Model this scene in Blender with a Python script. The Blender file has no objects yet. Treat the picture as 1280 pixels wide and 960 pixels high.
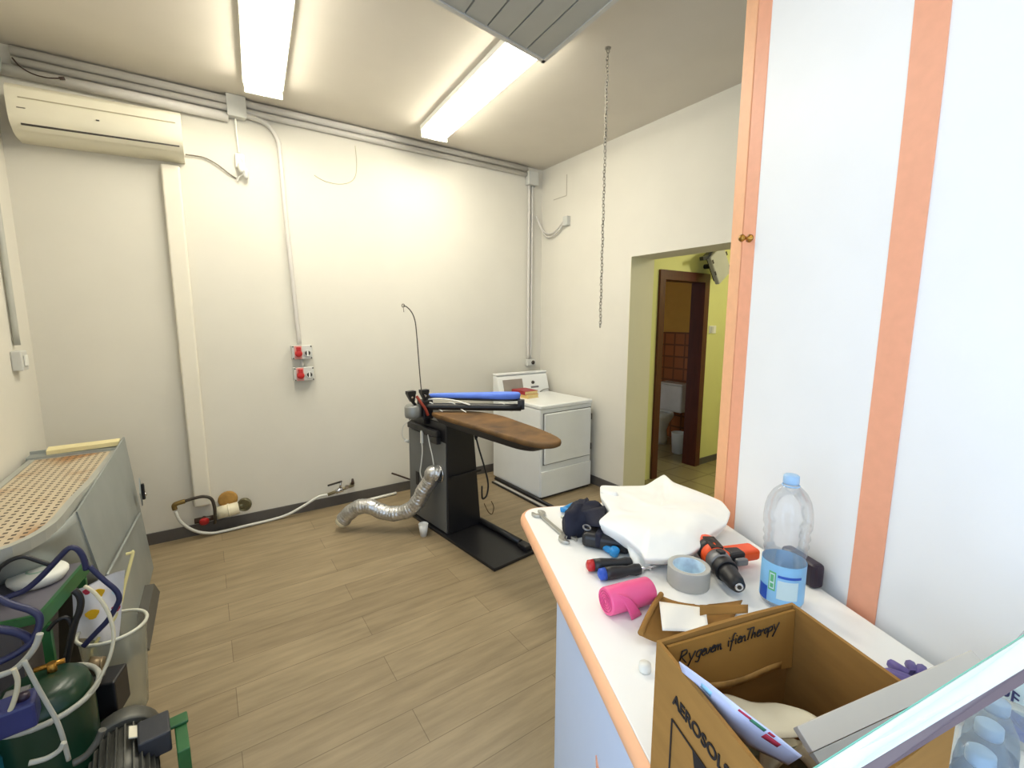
import bpy, bmesh, math, random
from mathutils import Vector, Matrix, noise
random.seed(7)
PI = math.pi
C = bpy.context.scene.collection
SC = bpy.context.scene

# ------------------------------------------------------------------ camera model
F_PX, YAW, PITCH, ROLL, HC = 566.19, 0.5958, 0.1389, 0.0016, 1.6
FW = Vector((math.sin(YAW)*math.cos(PITCH), math.cos(YAW)*math.cos(PITCH), -math.sin(PITCH)))
_r = Vector((math.cos(YAW), -math.sin(YAW), 0)); _u = _r.cross(FW)
RT = _r*math.cos(ROLL) + _u*math.sin(ROLL); UP = _u*math.cos(ROLL) - _r*math.sin(ROLL)
EYE = Vector((0, 0, HC))
def ray(px, py): return FW + RT*((px-640)/F_PX) - UP*((py-480)/F_PX)
def at(px, py, x=None, y=None, z=None):
    """the point of a photographed spot on a surface of known x, y or z"""
    d = ray(px, py)
    if x is not None: return EYE + d*(x/d.x)
    if y is not None: return EYE + d*(y/d.y)
    return EYE + d*((z-HC)/d.z)
def atp(px, py, P, n):
    d = ray(px, py); return EYE + d*((Vector(P)-EYE).dot(n)/d.dot(n))

# room
D, L, R, H = 3.995, -0.884, 3.09, 3.168
# counter frame: u runs along the counter away from the viewer, v across it
CU = Vector((.399, .917, 0)); CV = Vector((.917, -.399, 0)); ZC = .95
def cv(u, v, z=ZC): return CU*u + CV*v + Vector((0, 0, z))
CROT = math.atan2(CU.y, CU.x)

# ------------------------------------------------------------------ materials
def lin(c):
    c = c/255.0
    return c/12.92 if c <= .04045 else ((c+.055)/1.055)**2.4
def col(rgb): return (lin(rgb[0]), lin(rgb[1]), lin(rgb[2]), 1)
MATS = {}
def mat(name, rgb, rough=.5, metal=0.0, var=.06, scale=8.0, bump=0.0, stretch=(1, 1, 1), emit=0.0, alpha=None, spec=.5, trans=0.0, coat=0.0):
    if name in MATS: return MATS[name]
    m = bpy.data.materials.new(name); m.use_nodes = True
    nt = m.node_tree; N = nt.nodes; K = nt.links
    b = N['Principled BSDF']
    b.inputs['Roughness'].default_value = rough
    b.inputs['Metallic'].default_value = metal
    b.inputs['Specular IOR Level'].default_value = spec
    b.inputs['Transmission Weight'].default_value = trans
    b.inputs['Coat Weight'].default_value = coat
    tc = N.new('ShaderNodeTexCoord'); mp = N.new('ShaderNodeMapping'); mp.inputs['Scale'].default_value = stretch
    K.new(tc.outputs['Object'], mp.inputs['Vector'])
    nz = N.new('ShaderNodeTexNoise'); nz.inputs['Scale'].default_value = scale; nz.inputs['Detail'].default_value = 4
    K.new(mp.outputs['Vector'], nz.inputs['Vector'])
    cr = N.new('ShaderNodeValToRGB')
    c = col(rgb)
    cr.color_ramp.elements[0].position = .3; cr.color_ramp.elements[1].position = .7
    cr.color_ramp.elements[0].color = tuple(max(0, k*(1-var)) for k in c[:3]) + (1,)
    cr.color_ramp.elements[1].color = tuple(min(1, k*(1+var)) for k in c[:3]) + (1,)
    K.new(nz.outputs['Fac'], cr.inputs['Fac']); K.new(cr.outputs['Color'], b.inputs['Base Color'])
    if bump:
        bp = N.new('ShaderNodeBump'); bp.inputs['Strength'].default_value = bump; bp.inputs['Distance'].default_value = .01
        K.new(nz.outputs['Fac'], bp.inputs['Height']); K.new(bp.outputs['Normal'], b.inputs['Normal'])
    if emit:
        b.inputs['Emission Color'].default_value = c; b.inputs['Emission Strength'].default_value = emit
    if alpha is not None: b.inputs['Alpha'].default_value = alpha
    MATS[name] = m
    return m
def clear_mat(name, rgb, tint=(1, 1, 1), gloss=.25, rough=.04, body=0.0):
    """thin clear plastic: sees through, with a fresnel sheen and an optional milky body"""
    m = bpy.data.materials.new(name); m.use_nodes = True
    nt = m.node_tree; N = nt.nodes; K = nt.links
    N.remove(N['Principled BSDF']); out = N['Material Output']
    tr = N.new('ShaderNodeBsdfTransparent'); tr.inputs['Color'].default_value = tint + (1,)
    gl = N.new('ShaderNodeBsdfGlossy'); gl.inputs['Roughness'].default_value = rough
    df = N.new('ShaderNodeBsdfDiffuse'); df.inputs['Color'].default_value = col(rgb)
    lw = N.new('ShaderNodeLayerWeight'); lw.inputs['Blend'].default_value = gloss
    tc = N.new('ShaderNodeTexCoord'); nz = N.new('ShaderNodeTexNoise'); nz.inputs['Scale'].default_value = 30
    K.new(tc.outputs['Object'], nz.inputs['Vector'])
    bp = N.new('ShaderNodeBump'); bp.inputs['Strength'].default_value = .25; bp.inputs['Distance'].default_value = .01
    K.new(nz.outputs['Fac'], bp.inputs['Height']); K.new(bp.outputs['Normal'], gl.inputs['Normal'])
    m1 = N.new('ShaderNodeMixShader'); m1.inputs['Fac'].default_value = body
    K.new(tr.outputs[0], m1.inputs[1]); K.new(df.outputs[0], m1.inputs[2])
    m2 = N.new('ShaderNodeMixShader'); mm = N.new('ShaderNodeMath'); mm.operation = 'MULTIPLY'; mm.inputs[1].default_value = .45; K.new(lw.outputs['Fresnel'], mm.inputs[0]); K.new(mm.outputs[0], m2.inputs['Fac'])
    K.new(m1.outputs[0], m2.inputs[1]); K.new(gl.outputs[0], m2.inputs[2])
    K.new(m2.outputs[0], out.inputs['Surface'])
    return m

def floor_mat():
    m = bpy.data.materials.new('vinyl_plank'); m.use_nodes = True
    nt = m.node_tree; N = nt.nodes; K = nt.links; b = N['Principled BSDF']
    tc = N.new('ShaderNodeTexCoord')
    br = N.new('ShaderNodeTexBrick'); br.inputs['Scale'].default_value = 1
    br.inputs['Brick Width'].default_value = 1.2; br.inputs['Row Height'].default_value = .18
    br.inputs['Mortar Size'].default_value = .0016; br.inputs['Bias'].default_value = 0
    br.inputs['Color1'].default_value = col((156, 140, 112)); br.inputs['Color2'].default_value = col((145, 129, 102))
    br.inputs['Mortar'].default_value = col((120, 105, 82))
    K.new(tc.outputs['Object'], br.inputs['Vector'])
    mp = N.new('ShaderNodeMapping'); mp.inputs['Scale'].default_value = (1.2, 9, 1)
    K.new(tc.outputs['Object'], mp.inputs['Vector'])
    nz = N.new('ShaderNodeTexNoise'); nz.inputs['Scale'].default_value = 2.2; nz.inputs['Detail'].default_value = 6; nz.inputs['Roughness'].default_value = .6
    K.new(mp.outputs['Vector'], nz.inputs['Vector'])
    cr = N.new('ShaderNodeValToRGB'); cr.color_ramp.elements[0].position = .32; cr.color_ramp.elements[1].position = .7
    cr.color_ramp.elements[0].color = (.66, .64, .60, 1); cr.color_ramp.elements[1].color = (1.1, 1.08, 1.05, 1)
    K.new(nz.outputs['Fac'], cr.inputs['Fac'])
    mx = N.new('ShaderNodeMix'); mx.data_type = 'RGBA'; mx.blend_type = 'MULTIPLY'; mx.inputs['Factor'].default_value = .8
    K.new(br.outputs['Color'], mx.inputs['A']); K.new(cr.outputs['Color'], mx.inputs['B'])
    K.new(mx.outputs['Result'], b.inputs['Base Color'])
    b.inputs['Roughness'].default_value = .42; b.inputs['Specular IOR Level'].default_value = .35
    return m
def tile_mat(name, c1, c2, grout, size, wall=True):
    m = bpy.data.materials.new(name); m.use_nodes = True
    nt = m.node_tree; N = nt.nodes; K = nt.links; b = N['Principled BSDF']
    tc = N.new('ShaderNodeTexCoord'); sp_ = N.new('ShaderNodeSeparateXYZ'); K.new(tc.outputs['Object'], sp_.inputs[0])
    mp = N.new('ShaderNodeCombineXYZ')
    if wall:
        ad = N.new('ShaderNodeMath'); K.new(sp_.outputs['X'], ad.inputs[0]); K.new(sp_.outputs['Y'], ad.inputs[1])
        K.new(ad.outputs[0], mp.inputs['X']); K.new(sp_.outputs['Z'], mp.inputs['Y'])
    else:
        K.new(sp_.outputs['X'], mp.inputs['X']); K.new(sp_.outputs['Y'], mp.inputs['Y'])
    br = N.new('ShaderNodeTexBrick'); br.offset = 0; br.inputs['Scale'].default_value = 1
    br.inputs['Brick Width'].default_value = size; br.inputs['Row Height'].default_value = size
    br.inputs['Mortar Size'].default_value = .012
    br.inputs['Color1'].default_value = col(c1); br.inputs['Color2'].default_value = col(c2); br.inputs['Mortar'].default_value = col(grout)
    K.new(mp.outputs['Vector'], br.inputs['Vector']); K.new(br.outputs['Color'], b.inputs['Base Color'])
    b.inputs['Roughness'].default_value = .25
    return m

M_wall = mat('wall_paint', (216, 212, 200), .85, var=.02, scale=3, bump=.04)
M_ceil = mat('ceiling_paint', (212, 205, 192), .9, var=.02, scale=3)
M_floor = floor_mat()
M_base = mat('grey_skirting', (88, 84, 80), .5)
M_whiteplastic = mat('white_plastic', (230, 230, 222), .45, var=.02)
M_greyplastic = mat('grey_plastic', (200, 200, 194), .45, var=.03)
M_conduit = mat('conduit_grey', (205, 201, 194), .45, var=.02)
M_cream = mat('cream_plastic', (228, 222, 200), .42, var=.02)
M_dark = mat('dark_slot', (58, 52, 46), .6)
M_black = mat('black_paint', (22, 22, 26), .4, var=.1)
M_blackplastic = mat('black_plastic', (26, 26, 29), .45, var=.1)
M_steel = mat('brushed_steel', (140, 140, 140), .38, .85, var=.08, scale=4, stretch=(1, 1, 12))
M_chrome = mat('chrome', (205, 205, 208), .18, 1.0, var=.03)
M_wrench = mat('wrench_steel', (178, 178, 174), .32, .9, var=.08)
M_foil = mat('aluminium_foil', (200, 200, 200), .3, .9, var=.12, scale=60, bump=.5)
M_galv = mat('galvanised_sheet', (160, 166, 164), .48, .45, var=.09, scale=5, stretch=(1, 1, .6))
M_enamel = mat('white_enamel', (226, 228, 226), .28, var=.015, spec=.5)
M_brownpad = mat('brown_board_cover', (100, 72, 38), .7, var=.5, scale=7, bump=.15)
M_bluepad = mat('blue_sleeve_cover', (96, 130, 226), .8, var=.07, scale=12)
M_orange = mat('peach_laminate', (236, 168, 136), .45, var=.03, scale=40, spec=.4)
M_orange2 = mat('peach_edge_band', (242, 182, 138), .45, var=.03, scale=40)
M_panel = mat('white_laminate', (240, 241, 242), .42, var=.01, spec=.4)
M_countertop = mat('white_worktop', (246, 246, 242), .35, var=.01, spec=.45)
M_counterbody = mat('pale_blue_counter_body', (204, 220, 246), .4, var=.01)
M_brass = mat('brass', (176, 130, 60), .3, .9)
M_card = mat('cardboard', (152, 112, 58), .85, var=.07, scale=14, stretch=(1, 1, 5), spec=.2)
M_cardin = mat('cardboard_inside', (164, 120, 58), .85, var=.07, scale=14, spec=.2)
M_cardedge = mat('cardboard_edge', (196, 156, 96), .9)
M_ink = mat('black_ink', (26, 20, 20), .7)
M_fabric = mat('white_fabric', (246, 246, 240), .9, var=.015, scale=20, bump=.08)
M_paper = mat('white_paper', (236, 234, 226), .8, var=.02)
M_bluepaper = mat('bluish_leaflet', (200, 206, 234), .6, var=.08, scale=14)
M_redink = mat('red_ink', (186, 50, 72), .7)
M_greenink = mat('green_ink', (70, 130, 96), .7)
M_navy = mat('navy_cloth', (26, 28, 44), .85, var=.2, scale=20, bump=.2)
M_bluerubber = mat('blue_rubber', (36, 140, 206), .42, var=.05)
M_red = mat('red_plastic', (188, 36, 36), .4)
M_redbook = mat('red_book_cover', (150, 32, 40), .5)
M_pages = mat('cream_pages', (226, 208, 150), .85, var=.06, scale=40)
M_pink = mat('pink_plastic_film', (238, 92, 146), .38, var=.06, scale=12, bump=.08)
M_pinkdark = mat('pink_film_core', (206, 66, 120), .5, var=.25, scale=90)
M_tape = mat('grey_duct_tape', (178, 178, 172), .5, var=.03)
M_tapecore = mat('printed_core', (190, 214, 236), .6, var=.3, scale=30)
M_orangetool = mat('orange_tool_plastic', (236, 82, 24), .4)
M_greytool = mat('grey_tool_metal', (126, 126, 128), .4, .5)
M_capblue = mat('pale_blue_cap', (160, 196, 230), .4, var=.03)
M_labelblue = mat('light_blue_label', (140, 198, 244), .45, var=.16, scale=10)
M_labelpale = mat('pale_label_field', (204, 228, 236), .45, var=.06)
M_labelgreen = mat('green_label_print', (96, 184, 130), .5)
M_labeldeep = mat('deep_blue_label', (34, 84, 190), .45, var=.2)
M_navyink = mat('navy_ink', (44, 52, 104), .5)
M_wood = mat('dark_red_wood', (78, 32, 20), .4, var=.2, scale=6, stretch=(6, 6, .6))
M_hallwall = mat('yellow_green_paint', (214, 214, 142), .85, var=.02, scale=3)
M_jamb = mat('jamb_paint', (214, 208, 176), .85, var=.02, scale=3)
M_ochre = mat('ochre_paint', (214, 158, 66), .85, var=.03)
M_tile = tile_mat('brown_bath_tiles', (176, 104, 56), (160, 92, 48), (126, 76, 44), .16)
M_hallfloor = tile_mat('hall_floor_tiles', (150, 138, 96), (144, 132, 92), (130, 118, 84), .33, False)
M_ceramic = mat('ceramic', (226, 222, 212), .2)
M_green = mat('green_enamel', (40, 96, 52), .42, var=.1)
M_greentank = mat('dark_green_tank', (17, 50, 32), .3, var=.2, scale=5)
M_teal = mat('teal_plastic', (38, 120, 132), .4, var=.12)
M_bluecan = mat('blue_switch_plastic', (36, 42, 96), .45, var=.1)
M_bluehose = mat('dark_blue_hose', (34, 38, 78), .4, var=.15)
M_blackhose = mat('black_hose', (20, 20, 24), .4)
M_palehose = mat('pale_hose', (168, 168, 158), .4, var=.05)
M_creamcable = mat('cream_cable', (190, 184, 160), .5)
M_greylid = mat('grey_lid_sheet', (122, 118, 128), .42, .3, var=.1)
M_motor = mat('motor_grey', (92, 92, 86), .45, .4, var=.15, scale=14)
M_motordark = mat('motor_dark', (48, 50, 56), .5)
M_bagwhite = mat('printed_bag', (232, 230, 232), .5, var=.05)
M_yellow = mat('yellow_print', (236, 186, 30), .5)
M_stick = mat('cream_stick', (222, 212, 150), .5)
M_purple = mat('purple_film', (92, 80, 144), .45, var=.2, scale=20)
M_darkpurple = mat('dark_purple_case', (44, 30, 48), .4)
M_greyprofile = mat('grey_aluminium_profile', (196, 188, 176), .45, .1, var=.03)
M_mirrorface = mat('dark_glass_face', (60, 44, 52), .06, .0, var=.1)
M_glassedge = mat('polished_glass_edge', (236, 248, 244), .12, 0, var=.02)
M_greenglass = mat('green_glass_arris', (120, 196, 170), .1, 0, var=.05)
M_soffit = mat('grey_slat', (176, 176, 168), .5, .1, var=.02)
M_slatgap = mat('slat_joint', (70, 68, 62), .7)
M_trimgrey = mat('pale_trim', (206, 204, 196), .5)
M_foam = mat('brown_foam', (170, 130, 66), .9, var=.2, scale=30)
M_pvc = mat('cream_pvc', (232, 224, 196), .35)
M_greydisc = mat('grey_green_metal', (120, 116, 90), .4, .6)
M_iron = mat('rust_brown_cable', (60, 42, 34), .5)
M_clear = clear_mat('clear_pet', (240, 244, 248), (.97, .98, .985), .4, .05, .10)
M_film = clear_mat('shrink_film', (225, 230, 225), (.95, .96, .95), .3, .12, .16)
M_tub = clear_mat('frosted_tub', (205, 204, 186), (.93, .93, .9), .2, .2, .38)
M_cup = mat('white_cup', (226, 226, 222), .5, var=.02)
M_lamp = mat('tube_diffuser', (255, 249, 232), .5, emit=24.0, var=0)
M_chain = mat('chain_steel', (150, 146, 136), .4, .7)

# ------------------------------------------------------------------ mesh helpers
def rotm(rz=0, rx=0, ry=0): return Matrix.Rotation(rz, 3, 'Z') @ Matrix.Rotation(ry, 3, 'Y') @ Matrix.Rotation(rx, 3, 'X')
def smooth_path(pts, n=6):
    pts = [Vector(p) for p in pts]
    if len(pts) < 3: return pts
    out = []
    for i in range(len(pts)-1):
        p0 = pts[max(i-1, 0)]; p1 = pts[i]; p2 = pts[i+1]; p3 = pts[min(i+2, len(pts)-1)]
        for k in range(n):
            t = k/n
            out.append(.5*((2*p1) + (p2-p0)*t + (2*p0-5*p1+4*p2-p3)*t*t + (3*p1-p0-3*p2+p3)*t**3))
    out.append(pts[-1]); return out
class MB:
    def __init__(s): s.v = []; s.f = []; s.sm = []
    def add(s, vs, fs, smooth=False):
        o = len(s.v); s.v += [Vector(p) for p in vs]
        for f in fs: s.f.append([o+i for i in f]); s.sm.append(smooth)
        return s
    def box(s, c, size, rot=None):
        c = Vector(c); h = Vector(size)/2; rot = rot or Matrix.Identity(3)
        vs = [c + rot @ Vector((x*h.x, y*h.y, z*h.z)) for z in (-1, 1) for y in (-1, 1) for x in (-1, 1)]
        return s.add(vs, [(0, 2, 3, 1), (4, 5, 7, 6), (0, 1, 5, 4), (2, 6, 7, 3), (0, 4, 6, 2), (1, 3, 7, 5)])
    def bb(s, x0, x1, y0, y1, z0, z1): return s.box(((x0+x1)/2, (y0+y1)/2, (z0+z1)/2), (abs(x1-x0), abs(y1-y0), abs(z1-z0)))
    def hexa(s, bot, top):
        n = len(bot); fs = [tuple(range(n-1, -1, -1)), tuple(range(n, 2*n))]
        fs += [(i, (i+1) % n, n+(i+1) % n, n+i) for i in range(n)]
        return s.add(list(bot)+list(top), fs)
    def prism(s, poly, ext, smooth=False):
        ext = Vector(ext); poly = [Vector(p) for p in poly]
        n = len(poly); o = len(s.v)
        s.add(poly + [p+ext for p in poly], [])
        s.f.append([o+i for i in range(n-1, -1, -1)]); s.sm.append(False)
        s.f.append([o+n+i for i in range(n)]); s.sm.append(False)
        for i in range(n):
            s.f.append([o+i, o+(i+1) % n, o+n+(i+1) % n, o+n+i]); s.sm.append(smooth)
        return s
    def lathe(s, prof, c=(0, 0, 0), rot=None, seg=24, cap=True, smooth=True, squash=1.0):
        """prof: (radius, height) pairs turned about local z"""
        c = Vector(c); rot = rot or Matrix.Identity(3); vs = []; fs = []
        for (r, z) in prof:
            for k in range(seg):
                a = 2*PI*k/seg; vs.append(c + rot @ Vector((r*math.cos(a), r*math.sin(a)*squash, z)))
        for i in range(len(prof)-1):
            for k in range(seg):
                k2 = (k+1) % seg; fs.append((i*seg+k, i*seg+k2, (i+1)*seg+k2, (i+1)*seg+k))
        s.add(vs, fs, smooth)
        o = len(s.v)-len(vs)
        if cap:
            if prof[0][0] > 1e-5: s.f.append([o+k for k in range(seg-1, -1, -1)]); s.sm.append(False)
            b = o+(len(prof)-1)*seg
            if prof[-1][0] > 1e-5: s.f.append([b+k for k in range(seg)]); s.sm.append(False)
        return s
    def cyl(s, a, b, r0, r1=None, seg=20, smooth=True):
        a = Vector(a); b = Vector(b); d = b-a; r1 = r0 if r1 is None else r1
        q = d.to_track_quat('Z', 'Y').to_matrix()
        return s.lathe([(r0, 0), (r1, d.length)], a, q, seg, True, smooth)
    def tube(s, pts, r, seg=8, n=6, cap=True, smooth_it=True, rfun=None):
        P = smooth_path(pts, n) if smooth_it else [Vector(p) for p in pts]
        rings = []; prev = None
        for i, p in enumerate(P):
            t = (P[min(i+1, len(P)-1)]-P[max(i-1, 0)])
            if t.length < 1e-9: t = Vector((0, 0, 1))
            t.normalize()
            if prev is None:
                x = t.orthogonal().normalized()
            else:
                x = prev - t*prev.dot(t)
                if x.length < 1e-6: x = t.orthogonal()
                x.normalize()
            prev = x; y = t.cross(x)
            rr = r if rfun is None else rfun(i/(len(P)-1))
            rings.append([p + (x*math.cos(2*PI*k/seg) + y*math.sin(2*PI*k/seg))*rr for k in range(seg)])
        vs = [q for g in rings for q in g]; fs = []
        for i in range(len(rings)-1):
            for k in range(seg):
                k2 = (k+1) % seg; fs.append((i*seg+k, i*seg+k2, (i+1)*seg+k2, (i+1)*seg+k))
        o = len(s.v); s.add(vs, fs, True)
        if cap:
            s.f.append([o+k for k in range(seg-1, -1, -1)]); s.sm.append(False)
            b = o+(len(rings)-1)*seg; s.f.append([b+k for k in range(seg)]); s.sm.append(False)
        return s
    def grid(s, fn, nu, nv, smooth=True, thick=None):
        vs = [Vector(fn(i/nu, j/nv)) for i in range(nu+1) for j in range(nv+1)]
        fs = [(i*(nv+1)+j, (i+1)*(nv+1)+j, (i+1)*(nv+1)+j+1, i*(nv+1)+j+1) for i in range(nu) for j in range(nv)]
        return s.add(vs, fs, smooth)
    def torus(s, c, R_, r, rot=None, seg=32, ts=8, sx=1.0):
        c = Vector(c); rot = rot or Matrix.Identity(3); vs = []; fs = []
        for i in range(seg):
            a = 2*PI*i/seg
            for k in range(ts):
                b = 2*PI*k/ts
                vs.append(c + rot @ Vector(((R_+r*math.cos(b))*math.cos(a)*sx, (R_+r*math.cos(b))*math.sin(a), r*math.sin(b))))
        for i in range(seg):
            for k in range(ts):
                fs.append((i*ts+k, ((i+1) % seg)*ts+k, ((i+1) % seg)*ts+(k+1) % ts, i*ts+(k+1) % ts))
        return s.add(vs, fs, True)
W = {}
def thing(name, label, cat, loc=(0, 0, 0), rz=0, group=None):
    o = bpy.data.objects.new(name, None); C.objects.link(o); o.empty_display_size = .05
    o.location = loc; o.rotation_euler = (0, 0, rz)
    W[o.name] = Matrix.Translation(loc) @ Matrix.Rotation(rz, 4, 'Z')
    o['label'] = label; o['category'] = cat
    if group: o['group'] = group
    return o
def obj(name, mb, m, parent=None, local=False, bevel=0, bseg=2, sub=0, solid=0, label=None, origin=None):
    me = bpy.data.meshes.new(name)
    vs = [v.copy() for v in mb.v]
    loc = Vector((0, 0, 0)); Wp = Matrix.Identity(4)
    if parent is not None:
        Wp = W[parent.name]
        if not local:
            inv = Wp.inverted(); vs = [inv @ v for v in vs]
    else:
        xs = [v.x for v in vs]; ys = [v.y for v in vs]; zs = [v.z for v in vs]
        loc = Vector(origin) if origin is not None else Vector(((min(xs)+max(xs))/2, (min(ys)+max(ys))/2, min(zs)))
        vs = [v-loc for v in vs]
    me.from_pydata([tuple(v) for v in vs], [], mb.f)
    for p, sm in zip(me.polygons, mb.sm): p.use_smooth = sm
    bm = bmesh.new(); bm.from_mesh(me)
    bmesh.ops.recalc_face_normals(bm, faces=bm.faces); bm.to_mesh(me); bm.free()
    for mm in (m if isinstance(m, (list, tuple)) else [m]): me.materials.append(mm)
    o = bpy.data.objects.new(name, me); C.objects.link(o); o.location = loc
    if parent is not None: o.parent = parent
    W[o.name] = Wp @ Matrix.Translation(loc)
    if solid:
        md = o.modifiers.new('thick', 'SOLIDIFY'); md.thickness = solid; md.offset = 0
    if bevel:
        md = o.modifiers.new('bevel', 'BEVEL'); md.width = bevel; md.segments = bseg; md.limit_method = 'ANGLE'; md.angle_limit = .6
        md.harden_normals = False
    if sub:
        md = o.modifiers.new('sub', 'SUBSURF'); md.levels = sub; md.render_levels = sub
    if label: o['label'] = label
    return o
def tag(o, label, cat, group=None):
    o['label'] = label; o['category'] = cat
    if group: o['group'] = group
    return o
def struct(name, mb, m, parent=None, **k):
    o = obj(name, mb, m, parent, **k)
    if parent is None: o['kind'] = 'structure'
    return o
def copy_tree(root, group=None, label=None):
    r = root.copy(); C.objects.link(r); W[r.name] = W[root.name].copy()
    if label: r['label'] = label
    for ch in list(root.children):
        c = ch.copy(); C.objects.link(c); c.parent = r
        for g in list(ch.children):
            d = g.copy(); C.objects.link(d); d.parent = c
    return r
def text_part(name, body, size, origin, xdir, ydir, m, parent, ext=.0006, align='LEFT', bold=0.0, sx=1.0):
    cu = bpy.data.curves.new(name, 'FONT'); cu.body = body; cu.size = size; cu.extrude = ext; cu.align_x = align; cu.offset = bold
    to = bpy.data.objects.new(name + '_tmp', cu); C.objects.link(to)
    dg = bpy.context.evaluated_depsgraph_get()
    me = bpy.data.meshes.new_from_object(to.evaluated_get(dg))
    bpy.data.objects.remove(to)
    X = Vector(xdir).normalized(); Y = Vector(ydir); Y = (Y - X*Y.dot(X)).normalized(); Z = X.cross(Y)
    mb = MB(); vs = [Vector(origin) + X*(v.co.x*sx) + Y*v.co.y + Z*v.co.z for v in me.vertices]
    mb.add(vs, [tuple(p.vertices) for p in me.polygons])
    return obj(name, mb, m, parent)
def rounded_rect(w, h, r, n=4):
    pts = []
    for cx, cy, a0 in ((w/2-r, h/2-r, 0), (-w/2+r, h/2-r, PI/2), (-w/2+r, -h/2+r, PI), (w/2-r, -h/2+r, 1.5*PI)):
        for k in range(n+1):
            a = a0+PI/2*k/n; pts.append((cx+r*math.cos(a), cy+r*math.sin(a)))
    return pts

# ================================================================== THE ROOM
YF = -2.2          # shop front behind the viewer
XH = 5.6           # far end of the hall
struct('floor', MB().bb(L-.1, R, YF-.1, D+.1, -.1, 0), M_floor, origin=(0, 0, 0))
struct('ceiling', MB().bb(L-.1, R+.3, YF-.1, D+.1, H, H+.1), M_ceil)
struct('wall_back', MB().bb(L-.1, R+.3, D, D+.1, 0, H), M_wall)
YW0, YW1 = -1.9, .75      # unseen shop window, added in the left wall to cast bluish daylight
struct('wall_left', MB().bb(L-.1, L, YW1, D, 0, H).bb(L-.1, L, YF, YW0, 0, H).bb(L-.1, L, YW0, YW1, 2.6, H).bb(L-.1, L, YW0, YW1, 0, .25), M_wall)
struct('window_2', MB().bb(L-.08, L-.02, YW0, YW0+.06, .25, 2.6).bb(L-.08, L-.02, YW1-.06, YW1, .25, 2.6).bb(L-.08, L-.02, -.61, -.55, .25, 2.6).bb(L-.08, L-.02, YW0, YW1, .25, .31).bb(L-.08, L-.02, YW0, YW1, 2.54, 2.6), M_whiteplastic)
YJ0, YJ1, ZL = 1.35, 2.738, 2.144
struct('wall_right', MB().bb(R, R+.3, YJ1, D, 0, H).bb(R, R+.3, YF, YJ0, 0, H).bb(R, R+.3, YJ0, YJ1, ZL, H), M_wall)
mb = MB().bb(L-.1, L+.35, YF-.1, YF, 0, H).bb(R-.5, R+.3, YF-.1, YF, 0, H).bb(L+.35, R-.5, YF-.1, YF, 2.6, H).bb(L+.35, R-.5, YF-.1, YF, 0, .3)
struct('wall_front', mb, M_wall)
wf = struct('window_1', MB().bb(L+.35, L+.41, YF-.08, YF-.02, .3, 2.6).bb(R-.56, R-.5, YF-.08, YF-.02, .3, 2.6).bb(.8, .86, YF-.08, YF-.02, .3, 2.6)
            .bb(L+.35, R-.5, YF-.08, YF-.02, 2.54, 2.6).bb(L+.35, R-.5, YF-.08, YF-.02, .3, .36), M_trimgrey)
# hall and wash room behind the doorway
struct('floor_hall', MB().bb(R, XH, .4, 5.4, -.1, 0), M_hallfloor, origin=(0, 0, 0))
YH = 2.9
struct('wall_hall', MB().bb(R+.3, 3.70, YH, YH+.12, 0, 2.7).bb(4.44, XH, YH, YH+.12, 0, 2.7).bb(3.70, 4.44, YH, YH+.12, 2.09, 2.7), M_hallwall)
struct('wall_hall_end', MB().bb(XH, XH+.1, .4, 5.4, 0, 2.7), M_hallwall)
struct('wall_hall_near', MB().bb(R+.3, XH, .3, .4, 0, 2.7), M_hallwall)
struct('ceiling_hall', MB().bb(R+.3, XH+.1, .3, 5.5, 2.7, 2.8), M_ceil)
struct('trim_1', MB().bb(R, R+.3, YJ1-.004, YJ1, 0, ZL), M_jamb)
# wash room
struct('wall_washroom_back', MB().bb(R+.3, XH, 4.6, 4.7, 1.45, 2.7), M_ochre)
struct('wall_washroom_back_tiles', MB().bb(R+.3, XH, 4.58, 4.7, 0, 1.45), M_tile)
struct('wall_washroom_right', MB().bb(5.3, 5.4, YH+.12, 4.6, 1.45, 2.7), M_ochre)
struct('wall_washroom_right_tiles', MB().bb(5.28, 5.4, YH+.12, 4.58, 0, 1.45), M_tile)
dr = thing('door_1', 'dark red wooden door frame of the wash room off the hall', 'door frame', (4.07, YH, 0)); dr['kind'] = 'structure'
obj('jamb', MB().bb(3.67, 3.75, YH-.025, YH+.14, 0, 2.0), M_wood, dr)
obj('jamb', MB().bb(4.40, 4.48, YH-.025, YH+.14, 0, 2.0), M_wood, dr)
obj('lintel', MB().bb(3.67, 4.48, YH-.025, YH+.14, 2.0, 2.09), M_wood, dr)
# skirtings
BH = .085
struct('baseboard_back', MB().bb(L+.001, R-.001, D-.012, D-.0005, .0, BH), M_base)
struct('baseboard_left', MB().bb(L+.0005, L+.012, YF+.01, D-.013, 0, BH), M_base)
struct('baseboard_right', MB().bb(R-.012, R-.0005, YJ1+.01, D-.013, 0, BH), M_base)
struct('baseboard_hall', MB().bb(4.485, XH-.001, YH-.012, YH-.0005, 0, .07), M_base)

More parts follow.
